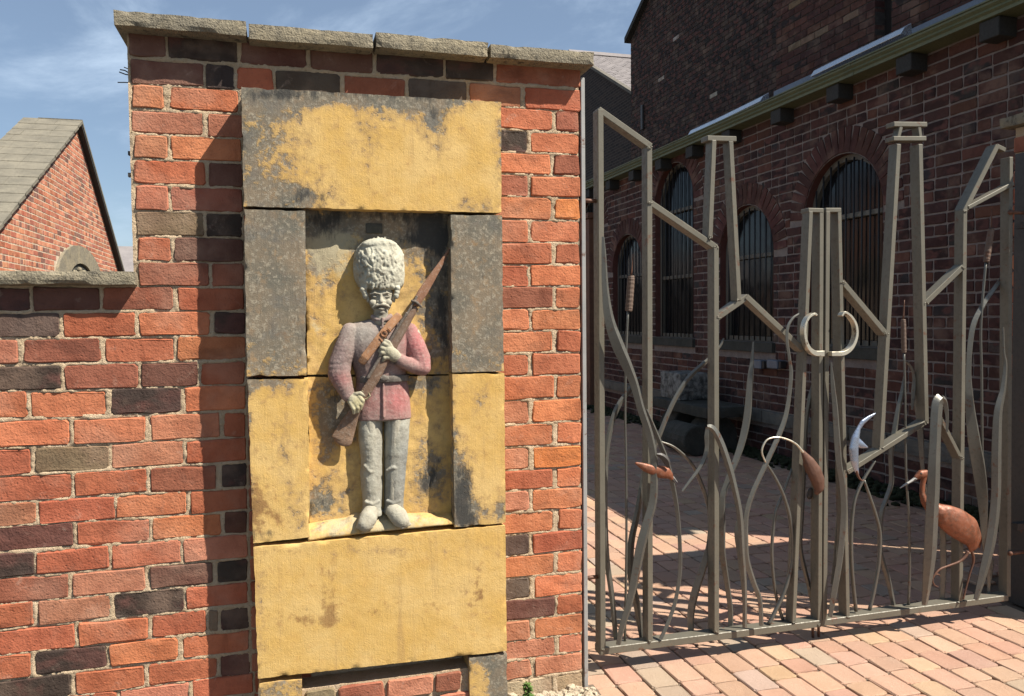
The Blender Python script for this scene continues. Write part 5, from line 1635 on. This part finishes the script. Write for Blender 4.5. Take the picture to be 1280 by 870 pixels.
# slates laid in courses on the near slope
nrow = 30
e0 = Vector((0, g0 - .15, A.z - 1.6 * s_ - .15 * s_)); ap = Vector((0, apx[0], apx[1] + 0.02))
dd = (ap - e0)
ra = random.Random(4)
rows = []
for i in range(nrow):
    a = e0 + dd * (i / nrow); b = e0 + dd * ((i + 1.25) / nrow)
    rows.append((a, b))
m = MB()
for i, (a, b) in enumerate(rows):
    x = 8.93 + (0.0 if i % 2 else 0.12)
    while x < 14.5:
        w = 0.26; jz = ra.uniform(0, 0.012)
        m.add([(x, a.y, a.z + .05 + jz), (x + w - .012, a.y, a.z + .05 + jz), (x + w - .012, b.y, b.z + .035), (x, b.y, b.z + .035), (x, a.y, a.z + .02), (x + w - .012, a.y, a.z + .02)], [(0, 1, 2, 3), (4, 5, 1, 0)])
        x += w
m.build('slates', M_SLATE, far, kind='stuff')
MB().prism([(8.9, apx[0] - 0.16, apx[1] + 0.02), (8.9, apx[0], apx[1] + .17), (8.9, apx[0] + .16, apx[1] + .02)], (5.6, 0, 0)).build('ridge_tiles', M_SLATE, far)
vp = [(g0 - 0.1, A.z - 1.7 * s_ - 0.02), (apx[0], apx[1] + 0.02), (apx[0], apx[1] + .10), (g0 - 0.1, A.z - 1.7 * s_ + .07)]
MB().prism([(8.88, a, b) for a, b in vp], (0.16, 0, 0)).build('verge', M_PLINTH, far)

# ------------------------------------------------------------------ gabled house on the left
HX = -3.3
house = thing('gabled_house', 'sunlit red brick gable with stone slab roof over the low wall', 'building', (HX, 12.5, 0))
APY, APZ = 12.54, 4.76
SN = (4.76 - 2.68) / (12.54 - 8.492); SF = (4.76 - 2.49) / (15.887 - 12.54)
def hz(y): return APZ - (APY - y) * SN if y < APY else APZ - (y - APY) * SF
ra = random.Random(57)
HP = [(0.42, 0.155, 0.085), (0.46, 0.19, 0.11), (0.38, 0.13, 0.075), (0.50, 0.22, 0.13), (0.33, 0.12, 0.08), (0.20, 0.10, 0.075)]
TY, TZ, TR_, = 12.50, 2.02, 0.66         # tympanum centre
def tymp(y, z): return z > TZ - .3 and math.hypot((y - TY) / 1.62, (z - TZ) / 0.66) < 1.0
bl = []; z = 1.5; k = 0
while z < APZ:
    hh = 0.082
    p = 7.0 - (0.12 if k % 2 else 0.0)
    while p < 16.6:
        w = 0.118 if k % 3 == 2 else 0.236
        a, b = p, p + w
        top = hz((a + b) / 2)
        if z + hh * .6 < top - 0.06 and not tymp((a + b) / 2, z + 0.04):
            bl.append(((HX, (a + b) / 2, z + hh / 2), w - 0.015, hh - 0.016, jit(ra.choice(HP[:5]) if ra.random() < .88 else HP[5], ra, 0.16)))
        p += w
    z += hh; k += 1
lay(bl, SET_S, SET_H, house, 'brick', rot_z(math.pi / 2), 0, 0, M_BRICK_T, 300)
HC = HX - .0035
pts = [(HC, 7.0, 0), (HC, 16.6, 0), (HC, 16.6, hz(16.6) - .05), (HC, APY, APZ - .05), (HC, 7.0, hz(7.0) - .05)]
MB().prism(pts, (-0.7, 0, 0)).build('wall_core', mortar_material('pale_house_mortar', (0.52, 0.40, 0.28), (0.60, 0.48, 0.36)), house)
# near roof slope: stone slates between the verge and the hip
nrm = Vector((0, -SN, 1)).normalized()
def on_slope(px, py):
    r = _ray(px, py); o = Vector((0, APY, APZ + 0.07)); n = Vector((0, -SN, 1))
    return CAM + r * ((o - CAM).dot(n) / r.dot(n))
H0, H1 = on_slope(41, 152.5), on_slope(0, 190)
hipd = (H1 - H0)
def hip_x(y): return H0.x + hipd.x * (y - H0.y) / hipd.y if abs(hipd.y) > 1e-3 else H0.x
yc_ = APY; i = 0
print('hip', H0, H1)
NR = 17
for i in range(NR):
    ya, yb = APY - (5.2 * (i + 1) / NR), APY - (5.2 * i / NR)
    xr = HX + 0.10; xl = min(-4.1, max(-9.0, (hip_x(ya) if hipd.y < 0 else -4.2)))
    x = xr
    while x > xl:
        w = min(ra.uniform(0.24, 0.46), x - xl)
        if w < 0.08: break
        za, zb = hz(ya) + 0.046 + ra.uniform(0, .007), hz(yb) + 0.040
        MB().add([(x - w + .004, ya, za), (x, ya, za), (x, yb + .03, zb + .03 * SN), (x - w + .004, yb + .03, zb + .03 * SN),
                  (x - w + .006, ya, za - .045), (x, ya, za - .045), (x, yb + .03, zb - .04), (x - w + .006, yb + .03, zb - .04)],
                 [(0,1,2,3),(7,6,5,4),(0,4,5,1),(1,5,6,2),(2,6,7,3),(3,7,4,0)]).build('roof_slab', M_ROOFSTONE, house)
        x -= w
fv = [(APY, APZ), (16.75, hz(16.75)), (16.75, hz(16.75) + .06), (APY, APZ + .06)]
MB().prism([(HX + .10, a, b) for a, b in fv], (H0.x - HX - .1, 0, 0)).build('far_roof_slope', M_ROOFSTONE, house)
MB().prism([(HX + .09, a, b - .055) for a, b in fv], (-0.12, 0, 0)).build('bargeboard', M_TIMBER, house)
# carved stone arch
m = MB()
N = 18
for i in range(N):
    a0, a1 = math.pi * i / N, math.pi * (i + 1) / N
    def pt(a, k, x): return (x, TY - 1.60 * k * math.cos(a), TZ + 0.655 * k * math.sin(a))
    m.prism([pt(a0, 1, HX - .02), pt(a1, 1, HX - .02), pt(a1, .55, HX - .02), pt(a0, .55, HX - .02)], (0.06, 0, 0))
m.build('arch_stone', M_PLINTH if False else M_COPING, house)
pl = [(HX - .03, TY - 0.88 * math.cos(math.pi * i / N), TZ + 0.36 * math.sin(math.pi * i / N)) for i in range(N + 1)]
MB().prism(pl, (0.035, 0, 0)).build('tympanum', M_DARKSTONE, house)
m = MB()
for i in range(26):
    a = ra.uniform(0.15, math.pi - 0.15); rr = ra.uniform(.15, .85)
    m.ball((HX + .015, TY - 0.85 * rr * math.cos(a), TZ + .34 * rr * math.sin(a)), (0.045, ra.uniform(.07, .13), ra.uniform(.04, .07)), 8, 5)
m.build('carved_foliage', M_COPING, house, smooth=True)
bl = []; 

# a slate roof far beyond, between the house and the pier
fh = thing('distant_house', 'distant grey slate roof between the gabled house and the pier', 'building', (-3.6, 20, 0))
MB().box((-5.6, 20.1, 0), (0.5, 24, 2.6)).build('wall', M_FARBRICK, fh)
MB().prism([(-5.8, 19.9, 2.5), (-5.8, 22, 3.47), (-5.8, 24.2, 2.5)], (6.5, 0, 0)).build('roof', M_SLATE, fh)

# ------------------------------------------------------------------ old stone bench against the workshop
bench = thing('stone_bench', 'dark mossy stone bench on rounded supports against the workshop wall', 'bench', (4.1, 5.1, 0))
slab('bench_top', 4.10, 4.60, 4.50, 5.78, 0.36, 0.47, M_DARKSTONE, bench, ra, chip=0.012)
for yc in (4.80, 5.48):
    pts = [(4.14, yc - .16, 0.0)] + [(4.14 + 0.2 - 0.2 * math.cos(math.pi * i / 10), yc - .16, 0.16 + 0.2 * math.sin(math.pi * i / 10)) for i in range(11)] + [(4.54, yc - .16, 0.0)]
    MB().prism(pts, (0, 0.32, 0)).build('bench_support', M_DARKSTONE, bench, bevel=0.01)
bld = thing('stone_block', 'lichen speckled squared stone block standing on the stone bench', 'stone', (4.1, 5.5, 0.47))
slab('block', 4.18, 4.54, 5.22, 5.72, 0.471, 0.77, plain('lichen_speckled_stone', (0.06, 0.058, 0.05), (0.30, 0.29, 0.26), 14, bump=0.01), bld, ra, chip=0.03)
cyl = thing('stone_roller', 'low rounded stone roller lying on the paving before the bench', 'roller', (3.75, 4.6, 0))
m = MB(); n = 18
m.prism([(3.80 + 0.155 + 0.155 * math.cos(2*math.pi*i/n), 4.42, 0.155 + 0.155 * math.sin(2*math.pi*i/n)) for i in range(n)], (0, 0.5, 0))
m.build('drum', M_DARKSTONE, cyl, bevel=0.012)

# moss and litter along the foot of the workshop wall
m = MB()
ra = random.Random(6)
for i in range(1500):
    y = ra.uniform(0.8, 9.0); x = BX - abs(ra.gauss(0, 0.17)) - 0.01
    s = ra.uniform(.012, .035)
    m.ball((x, y, s * .2), (s, s * ra.uniform(.8, 1.5), s * ra.uniform(.5, 1.0)), 5, 3)
tag(m.build('moss', M_MOSS, smooth=True), 'dark moss and litter along the foot of the workshop wall', 'moss', kind='stuff')

# a brown painted post seen through the gap beside the pier
bp = thing('brown_post', 'brown painted door post far back in the gap beside the statue pier', 'post', (4.7, 9.9, 0))
P, Q = at_x(726.5, 300, 4.66), at_x(738.5, 300, 4.66)
bp.location = (4.70, (P.y + Q.y) / 2, 0)
MB().box((4.63, Q.y, 0), (BX - 0.01, P.y, 2.93)).build('post_shaft', M_BROWNPAINT, bp, bevel=0.006)
MB().box((4.60, Q.y - .03, 2.932), (BX - 0.01, P.y + .03, 3.02)).build('post_cap', M_BROWNPAINT, bp, bevel=0.006)

# ------------------------------------------------------------------ foot of the street wall: rubble, soil, weeds
m = MB(); ra = random.Random(9)
for i in range(520):
    x = ra.uniform(0.60, 1.08); y = -ra.uniform(0.0, 0.20); hgt = max(0.0, 0.035 * (1 - abs(y + .04) / 0.2))
    s = ra.uniform(.005, .017) * (1.4 if ra.random() < .12 else 1)
    n0 = len(m.v)
    m.ball((x, y, hgt + s * .3), (s, s * ra.uniform(.6, 1.3), s * ra.uniform(.5, .9)), 6, 4)
    for q in range(n0, len(m.v)):
        v = m.v[q]; m.v[q] = (v[0] + ra.uniform(-.2, .2) * s, v[1] + ra.uniform(-.2, .2) * s, v[2] + ra.uniform(-.2, .2) * s)
tag(m.build('rubble', M_RUBBLE), 'pale crumbled mortar and small stones at the foot of the statue pier', 'rubble', kind='stuff')
vs, fs = [], []
nx, ny = 90, 16
for j in range(ny + 1):
    for i in range(nx + 1):
        x = -2.4 + 3.5 * i / nx; y = 0.02 - 0.27 * j / ny
        vs.append((x, y, max(-0.028, 0.030 * math.exp(-((y) / 0.12) ** 2) * (1 + 0.6 * fbm(x, y, 0, 12, 3)) - (0.03 if j == ny else 0))))
for j in range(ny):
    for i in range(nx):
        a = j * (nx + 1) + i; fs.append((a, a + nx + 1, a + nx + 2, a + 1))
tag(obj('soil_verge', vs, fs, M_GROUND, smooth=True), kind='structure')
def weed(px, py, h, n, label, seed):
    r = random.Random(seed)
    b = at_y(px, py, -0.055); b.z = 0.02
    t = thing('weed', label, 'weed', b, 'weeds at the foot of the pier')
    top = b + Vector((r.uniform(-.01, .01), -.01, h))
    MB().tube([b, (b + top) / 2 + Vector((.004, 0, 0)), top], [0.0016, 0.0014, 0.0008], 5).build('stalk', M_LEAF, t)
    m = MB()
    for i in range(n):
        f = (i + 1) / n; p = b + (top - b) * f; a = r.uniform(0, 6.28); L = r.uniform(.016, .034) * (1.25 - .5 * f)
        d = Vector((math.cos(a), math.sin(a) * .8, r.uniform(.1, .6))).normalized(); s = d.cross(Vector((0, 0, 1))).normalized() * L * .26
        q = p + d * L * .5
        m.add([p, q - s, p + d * L + Vector((0, 0, -L * .25)), q + s], [(0, 1, 2, 3)])
    m.build('foliage', M_LEAF, t, kind='stuff')
weed(660, 866, 0.088, 90, 'leafy green weed between the corner stone and the brick pier', 1)
weed(606, 872, 0.055, 40, 'small green weed in front of the panel corner stone', 2)
weed(652, 866, 0.035, 30, 'low green weed tuft beside the larger leafy weed', 3)

# frayed cable ends and clips on the pier's left edge
cb = thing('cable_end', 'frayed wire ends and clips sticking out of the pier left edge', 'cable', (-0.46, 0.05, 2.0))
for k_, (pts, r_) in enumerate((([(164, 93), (156, 88), (150, 87)], .002), ([(164, 94), (157, 93), (149, 90)], .002), ([(164, 90), (160, 86), (155, 84)], .0016), ([(166, 103.5), (156, 103), (147, 103)], .0018))):
    MB().tube([at_y(a, b, 0.03) for a, b in pts], r_, 5).build('wire', M_DARKSTEEL, cb)
for (y_) in (192, 219):
    P = at_y(164, y_, 0.02)
    MB().box((P.x - .008, 0.01, P.z - .006), (P.x + .03, 0.03, P.z + .006)).build('clip', M_DARKSTEEL, cb)
